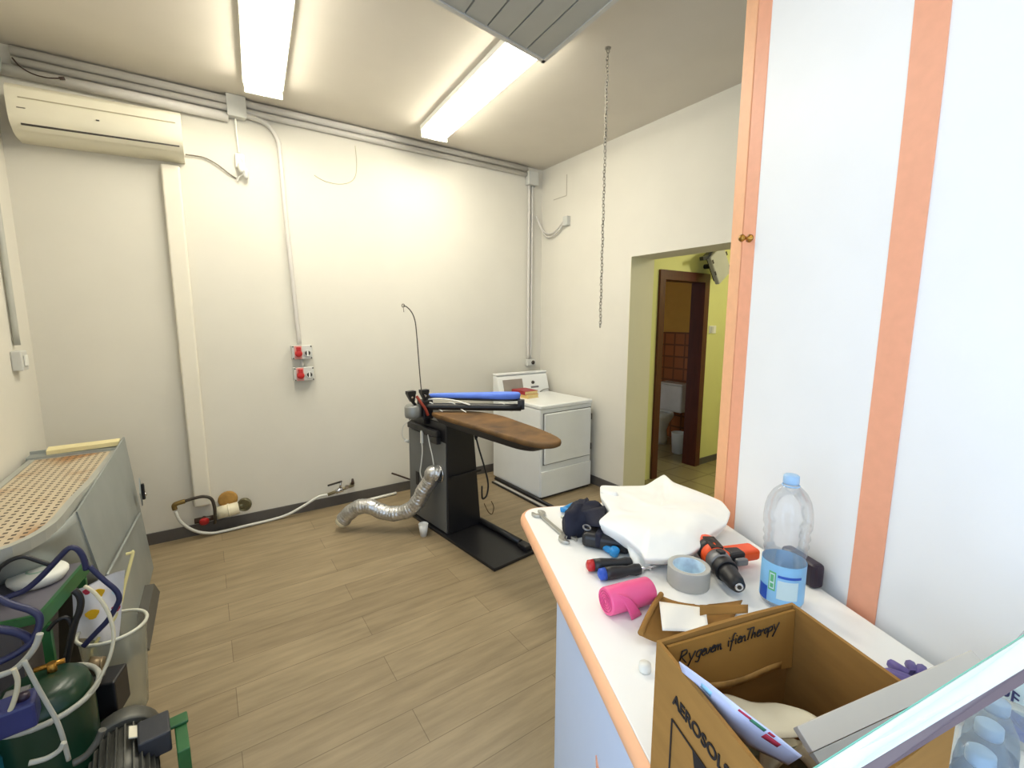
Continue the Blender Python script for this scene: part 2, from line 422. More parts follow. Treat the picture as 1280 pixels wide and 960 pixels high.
# slatted soffit (suspended slat ceiling) that hangs at the near right
P0 = Vector((1.5, 1.935, 2.868)); dA = Vector((-.642, -.096, 0)).normalized(); dB = Vector((-.03, -.51, 0)).normalized()
LA, LB = 1.0, .95
sf = thing('slatted_ceiling_panel', 'grey slatted metal ceiling panel hanging below the ceiling at the top of the photo', 'ceiling panel', P0 + dA*LA/2 + dB*LB/2)
nsl = 8; wsl = (LA-.03)/nsl
for k in range(nsl):
    a0 = .015 + k*wsl + .004; a1 = .015 + (k+1)*wsl - .004
    q = [P0+dA*a0+dB*.015, P0+dA*a1+dB*.015, P0+dA*a1+dB*(LB-.015), P0+dA*a0+dB*(LB-.015)]
    obj('slat', MB().prism(q, (0, 0, .012)), M_soffit, sf)
q = [P0+dA*.01+dB*.01, P0+dA*(LA-.01)+dB*.01, P0+dA*(LA-.01)+dB*(LB-.01), P0+dA*.01+dB*(LB-.01)]
obj('backing', MB().prism([v+Vector((0, 0, .013)) for v in q], (0, 0, .012)), M_slatgap, sf)
def strip(a, b, n, w, z0, z1): return MB().hexa([Vector((p.x, p.y, z0)) for p in (a, b, b+n*w, a+n*w)], [Vector((p.x, p.y, z1)) for p in (a, b, b+n*w, a+n*w)])
ZS = P0.z
e = MB()
for a, b, n in ((P0, P0+dA*LA, dB), (P0, P0+dB*LB, dA)):
    m_ = strip(a, b, n, .022, ZS-.006, ZS+.035); e.add(m_.v, m_.f)
obj('edge_trim', e, M_trimgrey, sf)
hz = MB()
for ka, kb in ((.2, .2), (.8, .2), (.2, .75), (.8, .75)):
    p = P0+dA*ka+dB*kb; hz.cyl((p.x, p.y, ZS+.02), (p.x, p.y, H), .006, seg=8)
obj('hanger', hz, M_chrome, sf)

# ================================================================== CEILING LIGHTS
def tube_light(A, B, w, label, m=None):
    A = Vector(A); B = Vector(B); d = (B-A).normalized(); n = Vector((-d.y, d.x, 0)); mid = (A+B)/2
    t = thing('ceiling_light', label, 'light', (mid.x, mid.y, H-.1), math.atan2(d.y, d.x), 'fluorescent ceiling lights')
    ln = (B-A).length
    obj('housing', MB().bb(-ln/2, ln/2, -w*.55, w*.55, .06, .0985), M_whiteplastic, t, True, bevel=.006)
    dm = MB(); prof = []
    for k in range(9):
        a = PI + PI*k/8; prof.append((w*.5*math.cos(a), .055+.05*math.sin(a)))
    dm.prism([(-ln/2+.02, y, z) for (y, z) in prof], (ln-.04, 0, 0), True)
    obj('diffuser', dm, m or M_lamp, t, True)
    for sgn in (-1, 1):
        obj('end_cap', MB().box((sgn*(ln/2-.008), 0, .04), (.016, w*1.02, .07)), M_whiteplastic, t, True, bevel=.004)
    return t
tube_light((.455, 3.62, 0), (.33, 2.12, 0), .22, 'glowing white tube light above the air conditioner side of the ceiling')
tube_light((1.70, 3.66, 0), (1.62, 2.16, 0), .22, 'glowing white tube light that runs behind the slatted ceiling panel')

tube_light((.80, .68, 0), (.24, -.62, 0), .22, 'unseen tube light added over the shop counter', mat('added_tube_diffuser', (255, 248, 230), .5, emit=5.3, var=0))  # out-of-view tube, added to whiten the counter and upper panel
# ================================================================== AIR CONDITIONER AND PIPES
ac = thing('air_conditioner', 'cream wall mounted split air conditioner high in the left corner', 'air conditioner', (-.40, D, 2.66))
X0, X1 = -.80, -.015
def acz(x): return .028*(x-X0)/(X1-X0)          # the unit hangs slightly out of level
prof = [(D-.001, 2.635), (D-.001, 2.90), (3.86, 2.905), (3.80, 2.895), (3.772, 2.87), (3.765, 2.80), (3.768, 2.735), (3.785, 2.69), (3.83, 2.652), (3.88, 2.637)]
m_ = MB(); n = len(prof)
m_.add([(X0, y, z) for y, z in prof]+[(X1, y, z+acz(X1)) for y, z in prof], [tuple(range(n)), tuple(range(2*n-1, n-1, -1))])
m_.add([(X0, y, z) for y, z in prof]+[(X1, y, z+acz(X1)) for y, z in prof], [(i, (i+1) % n, n+(i+1) % n, n+i) for i in range(n)], True)
obj('body', m_, M_cream, ac, bevel=.006)
def ac_strip(x0, x1, y, z, h, t=.004):
    return MB().hexa([(x0, y, z+acz(x0)), (x1, y, z+acz(x1)), (x1, y-t, z+acz(x1)), (x0, y-t, z+acz(x0))], [(x0, y, z+h+acz(x0)), (x1, y, z+h+acz(x1)), (x1, y-t, z+h+acz(x1)), (x0, y-t, z+h+acz(x0))])
obj('front_groove', ac_strip(X0+.05, X1-.03, 3.768, 2.816, .006), mat('cream_shadow_plastic', (176, 166, 138), .5), ac)
obj('panel_seam', ac_strip(X0+.04, X1-.02, 3.7725, 2.742, .003), mat('cream_seam', (196, 186, 156), .5), ac)
lv = ac_strip(X0+.045, X1-.02, 3.792, 2.681, .009, .008)
obj('louvre_slot', lv, M_dark, ac)
fl = MB().hexa([(X0+.045, 3.81, 2.660), (X1-.02, 3.81, 2.688), (X1-.02, 3.79, 2.704), (X0+.045, 3.79, 2.676)], [(X0+.045, 3.812, 2.663), (X1-.02, 3.812, 2.691), (X1-.02, 3.785, 2.708), (X0+.045, 3.785, 2.680)])
obj('louvre_flap', fl, M_cream, ac)
obj('indicator', ac_strip(-.43, -.415, 3.766, 2.757, .006), M_dark, ac)
obj('brand_mark', ac_strip(X0+.04, X0+.075, 3.7685, 2.762, .005), mat('grey_print', (120, 112, 96), .6), ac)
tag(obj('pipe_trunking', MB().bb(-.15, -.046, D-.07, D-.0005, .235, 2.63), mat('trunking_plastic', (226, 220, 204), .55, var=.015), bevel=.012, bseg=3),
    'wide cream plastic trunking running from the air conditioner down the back wall', 'pipe trunking')
# ceiling conduits
def clips(mb, x0, x1, y, z, r):
    x = x0
    while x < x1: mb.cyl((x, y, z), (x+.012, y, z), r+.004, seg=10); x += .55
tag(obj('conduit_pipe', MB().cyl((L+.09, D-.028, 3.135), (2.865, D-.028, 3.135), .026, seg=14), M_conduit), 'uppermost grey conduit along the top of the back wall', 'conduit', 'conduits along the ceiling line')
tag(obj('conduit_pipe', MB().cyl((L+.09, D-.024, 3.084), (2.865, D-.024, 3.084), .022, seg=14), M_conduit), 'second grey conduit, just under the uppermost one on the back wall', 'conduit', 'conduits along the ceiling line')
tag(obj('conduit_pipe', MB().cyl((L+.03, D-.033, 3.02), (.262, D-.033, 3.02), .031, seg=14), M_conduit), 'thick grey conduit directly above the air conditioner', 'conduit', 'conduits along the ceiling line')
def junction(name, label, x0, x1, z0, z1, y0=D-.075):
    t = thing(name, label, 'junction box', ((x0+x1)/2, D, z0))
    obj('box_body', MB().bb(x0, x1, y0+.012, D-.0005, z0, z1), M_greyplastic, t, bevel=.005)
    obj('box_cover', MB().bb(x0-.003, x1+.003, y0, y0+.0115, z0-.003, z1+.003), M_greyplastic, t, bevel=.004)
    return t
junction('junction_box', 'square grey junction box on the back wall beside the glowing left tube light', .258, .372, 3.025, 3.163)
junction('junction_box', 'grey junction box at the top of the back right corner', 2.868, 2.985, 2.985, 3.11)
def clipped(name, label, pts, r, m=M_conduit, cat='conduit', n=6, seg=10): return tag(obj(name, MB().tube(pts, r, seg, n), m), label, cat)
clipped('conduit_pipe', 'grey conduit bending from the junction box down to the red sockets', [(.372, D-.03, 3.055), (.44, D-.025, 3.05), (.50, D-.022, 3.035), (.545, D-.02, 2.99), (.572, D-.02, 2.93), (.58, D-.02, 2.85), (.592, D-.02, 2.4), (.612, D-.02, 1.9), (.632, D-.02, 1.41)], .017)
clipped('conduit_pipe', 'straight grey conduit down the back right corner to the small socket', [(2.905, D-.02, 2.982), (2.905, D-.02, 2.4), (2.905, D-.02, 1.8), (2.905, D-.02, 1.19)], .015)
tag(obj('conduit_pipe', MB().tube([(2.948, D-.02, 2.982), (2.948, D-.02, 2.5), (2.945, D-.02, 1.9), (2.94, D-.02, 1.19)], .013, 10), M_conduit), 'second thin conduit beside the straight one in the back right corner', 'conduit')
# small socket at the foot of that conduit
t = thing('wall_socket', 'small grey wall socket above the dryer in the back corner', 'socket', (2.93, D, 1.12))
obj('box_body', MB().bb(2.88, 2.99, D-.05, D-.0005, 1.115, 1.187), M_greyplastic, t, bevel=.006)
obj('socket_face', MB().lathe([(.022, 0), (.022, .006), (.0, .003)], (2.95, D-.0502, 1.15), rotm(rx=PI/2), 16), M_dark, t)
# three-pole socket panels
def cee_panel(label, xc, zc):
    t = thing('power_socket_panel', label, 'socket panel', (xc, D, zc-.07), 0, 'industrial socket panels')
    obj('panel_box', MB().bb(xc-.075, xc+.075, D-.065, D-.0005, zc-.055, zc+.055), M_greyplastic, t, bevel=.005)
    obj('pink_surround', MB().bb(xc-.057, xc-.004, D-.0672, D-.0652, zc-.052, zc+.052), mat('pink_plate', (222, 150, 140), .5), t)
    rs = obj('red_socket', MB().lathe([(.027, 0), (.027, .024), (.02, .03), (0, .03)], (xc-.03, D-.0672, zc-.008), rotm(rx=PI/2), 20), M_red, t)
    obj('socket_lid', MB().bb(xc-.046, xc-.014, D-.098, D-.07, zc+.012, zc+.043), M_red, rs, bevel=.004)
    ws = obj('white_socket', MB().lathe([(.027, 0), (.027, .01), (.022, .012), (.02, .004), (0, .004)], (xc+.038, D-.0652, zc-.008), rotm(rx=PI/2), 20), M_greyplastic, t)
    obj('socket_bar', MB().bb(xc+.032, xc+.044, D-.075, D-.0695, zc-.03, zc+.02), M_whiteplastic, ws)
    obj('socket_recess', MB().lathe([(.019, 0), (.0, .0004)], (xc+.038, D-.0695, zc-.008), rotm(rx=PI/2), 20), M_dark, ws)
    for sx in (-1, 1):
        for sz in (-1, 1): obj('screw', MB().lathe([(.006, 0), (.004, .003)], (xc+sx*.066, D-.0651, zc+sz*.046), rotm(rx=PI/2), 8), M_dark, t)
cee_panel('upper grey panel with a red and a white power socket on the back wall', .643, 1.347)
cee_panel('lower grey panel with a red and a white power socket on the back wall', .648, 1.172)
tag(obj('conduit_pipe', MB().cyl((.645, D-.02, 1.228), (.645, D-.02, 1.29), .014), M_conduit), 'short conduit stub joining the two red socket panels', 'conduit')
# plug and cables under the junction box
t = thing('wall_plug', 'white plugs hanging on cables below the left junction box', 'plug', (.315, D, 2.66))
obj('socket_base', MB().bb(.285, .345, D-.03, D-.0005, 2.69, 2.79), M_whiteplastic, t, bevel=.008)
obj('plug_body', MB().lathe([(.018, -.02), (.022, 0), (.02, .03), (.011, .05)], (.318, D-.05, 2.70), rotm(rx=PI*.9), 14), M_whiteplastic, t)
obj('plug_body', MB().lathe([(.014, -.02), (.018, 0), (.015, .03), (.009, .045)], (.345, D-.045, 2.66), rotm(rx=PI), 14), M_greyplastic, t)
obj('cable', MB().tube([(.305, D-.03, 3.02), (.306, D-.02, 2.92), (.312, D-.02, 2.80)], .006), M_whiteplastic, t)
obj('cable', MB().tube([(.318, D-.05, 2.75), (.335, D-.055, 2.72), (.33, D-.05, 2.65), (.30, D-.03, 2.625), (.29, D-.02, 2.60)], .005), M_whiteplastic, t)
tag(obj('power_cable', MB().tube([at(232, 193, y=D-.02), at(255, 197, y=D-.015), at(272, 206, y=D-.015), at(285, 216, y=D-.015), at(295, 223, y=D-.0055)], .0045), mat('grey_cable', (120, 112, 100), .6)), 'thin grey cable drooping from the air conditioner to the plugs', 'cable')
tag(obj('loose_wire', MB().tube([at(393, 219, y=D-.003), at(408, 227, y=D-.003), at(428, 230, y=D-.003), at(442, 224, y=D-.003), at(446, 208, y=D-.003), at(444, 182, y=D-.003)], .0025, 6), mat('thin_wire', (200, 196, 168), .6)), 'thin loose wire looped on the blank middle of the back wall', 'wire')
# left corner: round junction, cable end, wall conduit and switch
t = thing('junction_box', 'round grey junction box in the upper left corner of the room', 'junction box', (L+.03, 3.9, 3.0))
obj('box_body', MB().lathe([(.058, 0), (.062, .02), (.058, .05), (.0, .055)], (L+.0005, 3.90, 3.045), rotm(ry=PI/2), 24), mat('pale_grey_green', (186, 192, 184), .5), t)
obj('cable_gland', MB().cyl((L+.03, 3.90, 2.93), (L+.03, 3.90, 2.992), .017), M_greyplastic, t)
tag(obj('loose_cable', MB().tube([at(15, 72, y=3.92), at(25, 83, y=3.91), at(40, 92, y=3.90), at(58, 97, y=3.90), at(76, 98, y=3.90)], .004).cyl(at(74, 98, y=3.90), at(81, 98, y=3.90), .009), M_iron), 'dark loose cable end sagging in front of the thick conduit at upper left', 'cable')
tag(obj('conduit_pipe', MB().tube([(L+.018, 3.66, 2.9), (L+.018, 3.66, 2.3), (L+.018, 3.655, 1.46)], .014), mat('conduit_dull', (176, 176, 166), .5)), 'grey conduit down the left wall to the light switch', 'conduit')
t = thing('light_switch', 'grey surface light switch on the left wall', 'light switch', (L, 3.62, 1.32))
obj('switch_box', MB().bb(L+.0005, L+.045, 3.585, 3.685, 1.32, 1.43), M_greyplastic, t, bevel=.006)
obj('rocker', MB().bb(L+.0455, L+.053, 3.61, 3.66, 1.345, 1.405), M_whiteplastic, t, bevel=.003)
# right wall box, cable and hatch outline
t = thing('wall_box', 'small grey box high on the right wall with two cables entering it', 'junction box', (R, 3.57, 2.53))
obj('box_body', MB().bb(R-.045, R-.0005, 3.53, 3.60, 2.535, 2.625), M_greyplastic, t, bevel=.006)
for dz, sag in ((0, 0), (.02, .012)):
    obj('cable', MB().tube([(R-.03, 3.602, 2.585-dz), (R-.03, 3.66, 2.545-dz-sag), (R-.03, 3.76, 2.50-dz-sag), (R-.03, 3.87, 2.505-dz-sag), (R-.04, 3.94, 2.57-dz), (R-.09, D-.018, 2.70)], .009, 8), M_conduit, t)
hatch = MB().bb(R-.003, R-.0005, 3.592, 3.600, 2.83, 3.03).bb(R-.003, R-.0005, 3.60, 3.80, 2.826, 2.834)
tag(obj('hatch_outline', hatch, mat('thin_grey_line', (176, 170, 156), .7)), 'thin outline of a small hatch at the top of the right wall', 'hatch')

# chain hanging from the ceiling
cx, cy = 2.07, 2.067
zb = HC + (ray(748, 410).z/Vector(ray(748, 410)[:2]).length)*math.hypot(cx, cy)
ch = thing('hanging_chain', 'thin steel chain hanging from the ceiling in front of the right wall', 'chain', (cx, cy, zb))
lk = MB(); z = zb+.015; i = 0
while z < H-.03:
    lk.torus((cx + .002*math.sin(z*40), cy, z), .008, .0021, rotm(rz=(PI/2)*(i % 2)+.3) @ Matrix.Rotation(PI/2, 3, 'X') @ Matrix.Diagonal((1, 1.55, 1)), 10, 5)
    z += .0195; i += 1
obj('chain_links', lk, M_chain, ch)
obj('ceiling_hook', MB().torus((cx, cy, H-.015), .012, .003, Matrix.Rotation(PI/2, 3, 'X'), 14, 6).cyl((cx, cy, H-.004), (cx, cy, H-.0002), .018), M_chain, ch)

# ================================================================== HALL OBJECTS
t = thing('wall_switch', 'small white switch on the green hall wall right of the wooden door frame', 'switch', (4.605, YH, 1.47))
obj('plate', MB().bb(4.545, 4.665, YH-.012, YH-.0005, 1.465, 1.55), M_whiteplastic, t, bevel=.003)
obj('rocker', MB().bb(4.56, 4.60, YH-.022, YH-.0125, 1.475, 1.54), M_greyplastic, t)
fl_ = thing('flood_light', 'tilted grey box lamp on a black bracket at the top of the hall doorway', 'lamp', (4.62, YH, 2.1))
rr = rotm(ry=-.62) ; cc = at(899, 331, y=2.72)
obj('lamp_housing', MB().box(cc, (.25, .05, .31), rr), mat('lamp_grey', (176, 176, 164), .5), fl_, bevel=.012)
obj('back_shell', MB().box(cc+Vector((.03, .045, .01)), (.23, .035, .26), rr), M_blackplastic, fl_, bevel=.01)
obj('bracket', MB().cyl(cc+Vector((.03, .06, .0)), (cc.x+.03, YH, cc.z), .025).box(cc+Vector((-.2, .02, .06)), (.16, .04, .035), rotm(ry=-.25)).box(cc+Vector((-.13, .04, .09)), (.1, .05, .05), rotm(ry=-.62)), M_blackplastic, fl_)
for dx, dz in ((-.085, .1), (.09, -.1), (-.1, -.02), (.1, .05)): obj('latch', MB().box(cc + rr @ Vector((dx*1.3, -.026, dz)), (.014, .006, .04), rr), M_dark, fl_)
# toilet, basin, bin
tc_ = Vector((5.0, 3.75, 0))
to = thing('toilet', 'white ceramic toilet in the dark wash room', 'toilet', tc_)
rz_ = -PI/2
def TL(x, y, z): return tc_ + Matrix.Rotation(rz_, 3, 'Z') @ Vector((x, y, z))
bowl = MB().lathe([(.11, 0), (.115, .05), (.10, .18), (.13, .27), (.185, .36), (.19, .385), (.15, .39), (.12, .32), (.0, .26)], tc_ + Vector((-.10, 0, 0)), rotm(), 24, squash=.86)
obj('bowl', bowl, M_ceramic, to)
obj('seat', MB().torus(tc_+Vector((-.10, 0, .402)), .15, .02, None, 28, 8), M_whiteplastic, to)
ck = MB().bb(5.08, 5.26, 3.57, 3.93, .40, .76)
obj('cistern', ck, M_ceramic, to, bevel=.02)
obj('cistern_lid', MB().bb(5.07, 5.265, 3.56, 3.94, .761, .785), M_ceramic, to, bevel=.008)
bs = thing('wash_basin', 'white wash basin on the tiled wall behind the toilet', 'basin', (4.95, 4.35, .8))
obj('bowl', MB().lathe([(.06, .0), (.16, .08), (.21, .17), (.215, .19), (.18, .185), (.12, .1), (0, .07)], (4.9, 4.36, .66), rotm(), 24), M_ceramic, bs)
obj('pedestal', MB().lathe([(.11, 0), (.08, .2), (.075, .5), (.1, .659)], (4.9, 4.4, 0.0), rotm(), 18), M_ceramic, bs)
obj('tap', MB().tube([(4.9, 4.56, .848), (4.9, 4.56, .92), (4.9, 4.52, .95), (4.9, 4.47, .93)], .011), M_chrome, bs)
tag(obj('waste_bin', MB().lathe([(.075, 0), (.09, .24), (.094, .25), (.085, .25), (.07, .02), (0, .02)], (4.72, 3.32, 0), rotm(), 20), M_whiteplastic), 'small white bin on the wash room floor just inside the frame', 'bin')

# ================================================================== DRYER
DR = 1.5*PI/180
dy = thing('tumble_dryer', 'white enamel tumble dryer standing in the back right corner', 'dryer', (2.389, 3.067, 0), DR)
w_, d_ = .628, .77
obj('cabinet', MB().bb(0, w_, .012, d_, .02, .825), M_enamel, dy, True, bevel=.008)
obj('top_panel', MB().bb(-.004, w_+.004, .0, d_, .8255, .862), M_enamel, dy, True, bevel=.01, bseg=3)
obj('lower_front_panel', MB().bb(.004, w_-.004, -.004, .0115, .025, .262), M_enamel, dy, True, bevel=.006)
obj('kick_plate', MB().bb(.012, w_-.012, .02, .04, .0, .0195), M_dark, dy, True)
dd = obj('door', MB().bb(.038, w_-.022, -.010, .0115, .325, .785), M_enamel, dy, True, bevel=.008)
obj('door_seal', MB().bb(.030, w_-.014, .004, .0118, .318, .792), mat('grey_seal', (120, 120, 116), .6), dd, True)
obj('door_latch', MB().lathe([(.014, 0), (.016, .012), (.009, .02), (0, .02)], (.085, -.0102, .60), rotm(rx=PI/2), 16).bb(.08, .115, -.024, -.0103, .563, .577), M_chrome, dd, True)
for zz in (.41, .70): obj('hinge', MB().bb(w_-.0215, w_-.014, -.013, .0035, zz-.03, zz+.03), M_dark, dd, True)
# sloping control console
cp = [(d_, .8625), (d_, 1.055), (d_-.055, 1.055), (d_-.075, 1.04), (d_-.125, .8625)]
con = obj('control_console', MB().prism([(0.0, y, z) for y, z in cp], (w_+.012, 0, 0)), M_enamel, dy, True, bevel=.008)
ct = obj('console_top_rail', MB().bb(-.002, w_+.014, d_-.075, d_+.002, 1.0555, 1.075), M_enamel, dy, True, bevel=.006)
def con_pt(x, k): # k 0..1 up the sloping front of the console
    return Vector((x, d_-.125+.05*k-.0012, .8625+.1775*k))
def con_plate(x0, x1, k0, k1, off=.0):
    o_ = Vector((0, -.003-off, .0008))
    return MB().hexa([con_pt(x0, k0), con_pt(x1, k0), con_pt(x1, k0)+o_, con_pt(x0, k0)+o_], [con_pt(x0, k1), con_pt(x1, k1), con_pt(x1, k1)+o_, con_pt(x0, k1)+o_])
obj('grey_control_plate', con_plate(.06, .30, .12, .84), mat('grey_plate', (146, 138, 130), .5), con, True)
obj('knob', MB().lathe([(.017, 0), (.015, .016), (0, .018)], con_pt(.43, .58), rotm(rx=PI/2), 16), M_dark, con, True)
obj('console_badge', con_plate(.40, .50, .26, .36), mat('badge_grey', (110, 108, 112), .5), con, True)
obj('lint_handle', MB().tube([(.50, d_-.14, .866), (.54, d_-.15, .885), (.60, d_-.15, .888), (.63, d_-.13, .87)], .006), mat('grey_handle', (130, 128, 122), .5), dy, True)
# books on the dryer
def book(label, cx_, cy_, z0, sx, sy, h, rz, cover):
    t = thing('book', label, 'book', (cx_, cy_, z0), rz, 'books on the dryer')
    obj('pages', MB().bb(-sx/2+.004, sx/2-.005, -sy/2+.005, sy/2-.005, .003, h-.003), M_pages, t, True)
    obj('cover', MB().bb(-sx/2, sx/2, -sy/2, sy/2, 0, .0028).bb(-sx/2, sx/2, -sy/2, sy/2, h-.0028, h).bb(-sx/2, -sx/2+.0035, -sy/2, sy/2, .0029, h-.0029), cover, t, True)
book('thick cream paged book under the red one on the dryer', 2.572, 3.545, .8622, .15, .20, .034, .12, mat('cream_cover', (226, 196, 124), .6))
book('dark red book lying on top of the cream one on the dryer', 2.57, 3.565, .8967, .165, .21, .034, .04, M_redbook)

# ================================================================== IRONING MACHINE
IM_R = math.atan2(-.115, .993)   # local +y runs toward the back
im = thing('ironing_machine', 'black vacuum ironing table with a brown board in front of the dryer', 'ironing table', (1.432, 2.31, 0), -IM_R if False else math.atan2(.115, .993))
# local: x = right, y = back
bp_ = MB().bb(0, .365, 0, 1.24, .0, .022)
obj('base_plate', bp_, M_black, im, True, bevel=.004)
obj('base_rail', MB().cyl((.335, .12, .045), (.335, .62, .045), .021), M_blackplastic, im, True)
obj('foot_pedal', MB().bb(.30, .36, .03, .12, .0225, .055), M_blackplastic, im, True, bevel=.006)
obj('pedal_tip', MB().cyl((.335, .121, .05), (.335, .16, .05), .012), M_chrome, im, True)
cb = MB().hexa([(.03, .585, .0225), (.33, .585, .0225), (.34, 1.16, .0225), (.03, 1.16, .0225)], [(.035, .60, .86), (.275, .60, .86), (.30, 1.16, .86), (.035, 1.16, .86)])
obj('cabinet', cb, M_black, im, True, bevel=.006)
sp = MB().hexa([(.0235, .60, .03), (.0295, .60, .03), (.0295, 1.15, .03), (.0235, 1.15, .03)], [(.0275, .60, .715), (.0335, .60, .715), (.0335, 1.15, .735), (.0275, 1.15, .735)])
spo = obj('side_panel', sp, mat('grey_metal_side', (106, 108, 108), .5, .3, var=.1, scale=3), im, True)
obj('outlet_slot', MB().bb(.0195, .0232, .99, 1.04, .29, .40), M_black, spo, True)
obj('upper_bracket', MB().bb(-.012, .024, .66, 1.10, .755, .80).bb(-.008, .028, .66, .75, .70, .7545), M_blackplastic, im, True, bevel=.006)
obj('front_ledge', MB().box((.19, .575, .46), (.27, .014, .018), rotm(ry=-.02)), M_blackplastic, im, True)
# board
outl = [(.02, .76), (.015, .5), (.012, .2), (.012, -.1), (.016, -.28), (.04, -.365), (.085, -.415), (.15, -.415), (.20, -.375), (.235, -.29), (.275, -.15), (.315, .05), (.345, .25), (.35, .4), (.31, .58), (.23, .70), (.14, .775), (.06, .785)]
def resample(o, n=4):
    P = [Vector((x, y, 0)) for x, y in o]; out = []; N_ = len(P)
    for i in range(N_):
        p0, p1, p2, p3 = P[i-1], P[i], P[(i+1) % N_], P[(i+2) % N_]
        for k in range(n):
            tt = k/n; out.append(.5*((2*p1)+(p2-p0)*tt+(2*p0-5*p1+4*p2-p3)*tt*tt+(3*p1-p0-3*p2+p3)*tt**3))
    return out
def pad(o, z0, z1, r=.012, n=3):
    P = resample(o, n); c = sum(P, Vector())/len(P); N_ = len(P); mb = MB(); rings = []
    def ins(k): return [c + (p-c)*(1-k/max((p-c).length, .02)) for p in P]
    for dz, k in ((0, r*1.0), (r*.35, r*.3), ((z1-z0)*.5, 0), ((z1-z0)-r*.4, r*.25), (z1-z0, r*1.1)):
        rings.append([Vector((p.x, p.y, z0+dz)) for p in ins(k)])
    vs = [q for g in rings for q in g]; fs = []
    for i in range(len(rings)-1):
        for k in range(N_): fs.append((i*N_+k, i*N_+(k+1) % N_, (i+1)*N_+(k+1) % N_, (i+1)*N_+k))
    mb.add(vs, fs, True); b = (len(rings)-1)*N_
    mb.f.append(list(range(N_-1, -1, -1))); mb.sm.append(False); mb.f.append([b+k for k in range(N_)]); mb.sm.append(False)
    return mb
obj('board_cover', pad(outl, .888, .922, .014), M_brownpad, im, True, label='worn brown padded board cover')
outl2 = [(.02+.84*(x-.02)+.01, y*.95+.01) for x, y in outl]
P_ = resample(outl2, 2)
obj('board_frame', MB().hexa([(.07+(p.x-.07)*.75, p.y*.86+.06, .845) for p in P_], [(p.x, p.y, .8875) for p in P_]), M_black, im, True)
# sleeve arm
A0 = Vector((-.03, .86, .962)); A1 = Vector((.52, .33, .962)); dA_ = (A1-A0).normalized()
obj('sleeve_arm', MB().tube([A0, A0+dA_*.2, A0+dA_*.5, A1], .027, 12, 2), M_black, im, True)
obj('sleeve_post', MB().cyl(A1+Vector((0, 0, -.012)), A1+Vector((0, 0, .06)), .026).box(A1+Vector((.0, 0, .025)), (.05, .05, .06), rotm(rz=-.75)), M_black, im, True)
B0 = Vector((.07, .87, 1.028)); B1 = Vector((.545, .37, 1.028)); dB_ = (B1-B0).normalized(); nB = Vector((-dB_.y, dB_.x, 0)); lB = (B1-B0).length
so = []
for s_, wv in ((0, .018), (.15, .03), (.35, .042), (.55, .052), (.72, .058), (.86, .056), (.95, .042), (1, .018)):
    so.append((B0+dB_*lB*s_+nB*wv))
for s_, wv in ((1, .018), (.95, .042), (.86, .056), (.72, .058), (.55, .052), (.35, .042), (.15, .03), (0, .018)):
    so.append((B0+dB_*lB*s_-nB*wv))
sbm = pad([(p.x, p.y) for p in so], 1.022, 1.066, .012, 2)
for v_ in sbm.v:
    k_s = max(0, min(1, (v_-B0).dot(dB_)/lB)); v_.z = 1.022+(v_.z-1.022)*(.55+.5*k_s)
obj('sleeve_board', sbm, M_bluepad, im, True, label='blue padded sleeve board')
obj('sleeve_tray', MB().hexa([p+Vector((0, 0, 1.008-p.z)) for p in so], [p+Vector((0, 0, 1.0215-p.z)) for p in so]), M_black, im, True)
wr = MB()
for s_, off in ((.08, .10), (.30, .12), (.80, .07)):
    p = A0+dA_*.75*s_
    wr.tube([p+Vector((0, 0, .03)), p+Vector((.02, -.03, .028)), p+Vector((.05, -off*.6, -.01)), p+Vector((.07, -off, -.033))], .005, 6)
wr.tube([A0+Vector((.03, .02, .03)), A0+dA_*.12+Vector((0, .02, .055)), A0+dA_*.25+Vector((0, 0, .05)), A0+dA_*.36+Vector((0, -.04, .02))], .006, 6)
obj('white_guide_rod', wr, M_whiteplastic, im, True)
# steam head at the rear left
obj('pivot_block', MB().bb(-.03, .055, .80, .90, .865, 1.01), M_black, im, True, bevel=.008)
obj('pivot_column', MB().cyl((.03, .86, .82), (.03, .86, 1.04), .028), M_black, im, True)
obj('motor_can', MB().lathe([(.03, 0), (.058, .012), (.062, .03), (.062, .09), (.05, .105), (0, .105)], (-.085, .86, .875), rotm(), 24), mat('grey_motor_can', (136, 138, 136), .4, .4, var=.08), im, True)
obj('red_hose', MB().tube([(-.075, .82, 1.05), (-.05, .80, 1.0), (-.02, .79, .95), (0, .79, .90)], .011), mat('rust_red_hose', (150, 54, 36), .5), im, True)
for x_, y_ in ((-.105, .83), (.005, .83)):
    hd = obj('rod_clamp', MB().hexa([(x_-.014, y_-.014, 1.01), (x_+.014, y_-.014, 1.01), (x_+.014, y_+.014, 1.01), (x_-.014, y_+.014, 1.01)], [(x_-.03-.012, y_-.02, 1.068), (x_+.02, y_-.02, 1.068), (x_+.02, y_+.02, 1.068), (x_-.042, y_+.02, 1.068)]).bb(x_-.042, x_+.022, y_-.022, y_+.022, 1.0685, 1.09), M_blackplastic, im, True)
    obj('clamp_screw', MB().lathe([(.01, 0), (.008, .008)], (x_-.012, y_-.0205, 1.045), rotm(rx=PI/2), 10), M_chrome, hd, True)
obj('clamp_stem', MB().cyl((.005, .83, .995), (.005, .83, 1.012), .012).tube([(-.105, .83, 1.012), (-.08, .835, .985), (-.07, .84, .97)], .011), M_black, im, True)
inv = W[im.name].inverted()
rodP = [(514, 383), (505, 381)] 
an_n = Vector((-.115, .993, 0)); an_o = Vector((1.432, 2.31, 0)) + an_n*.80
ap = [inv @ atp(px, py, an_o, an_n) for px, py in ((527, 492), (525, 470), (523, 445), (521, 420), (519, 402), (515, 391), (509, 384), (504, 382))]
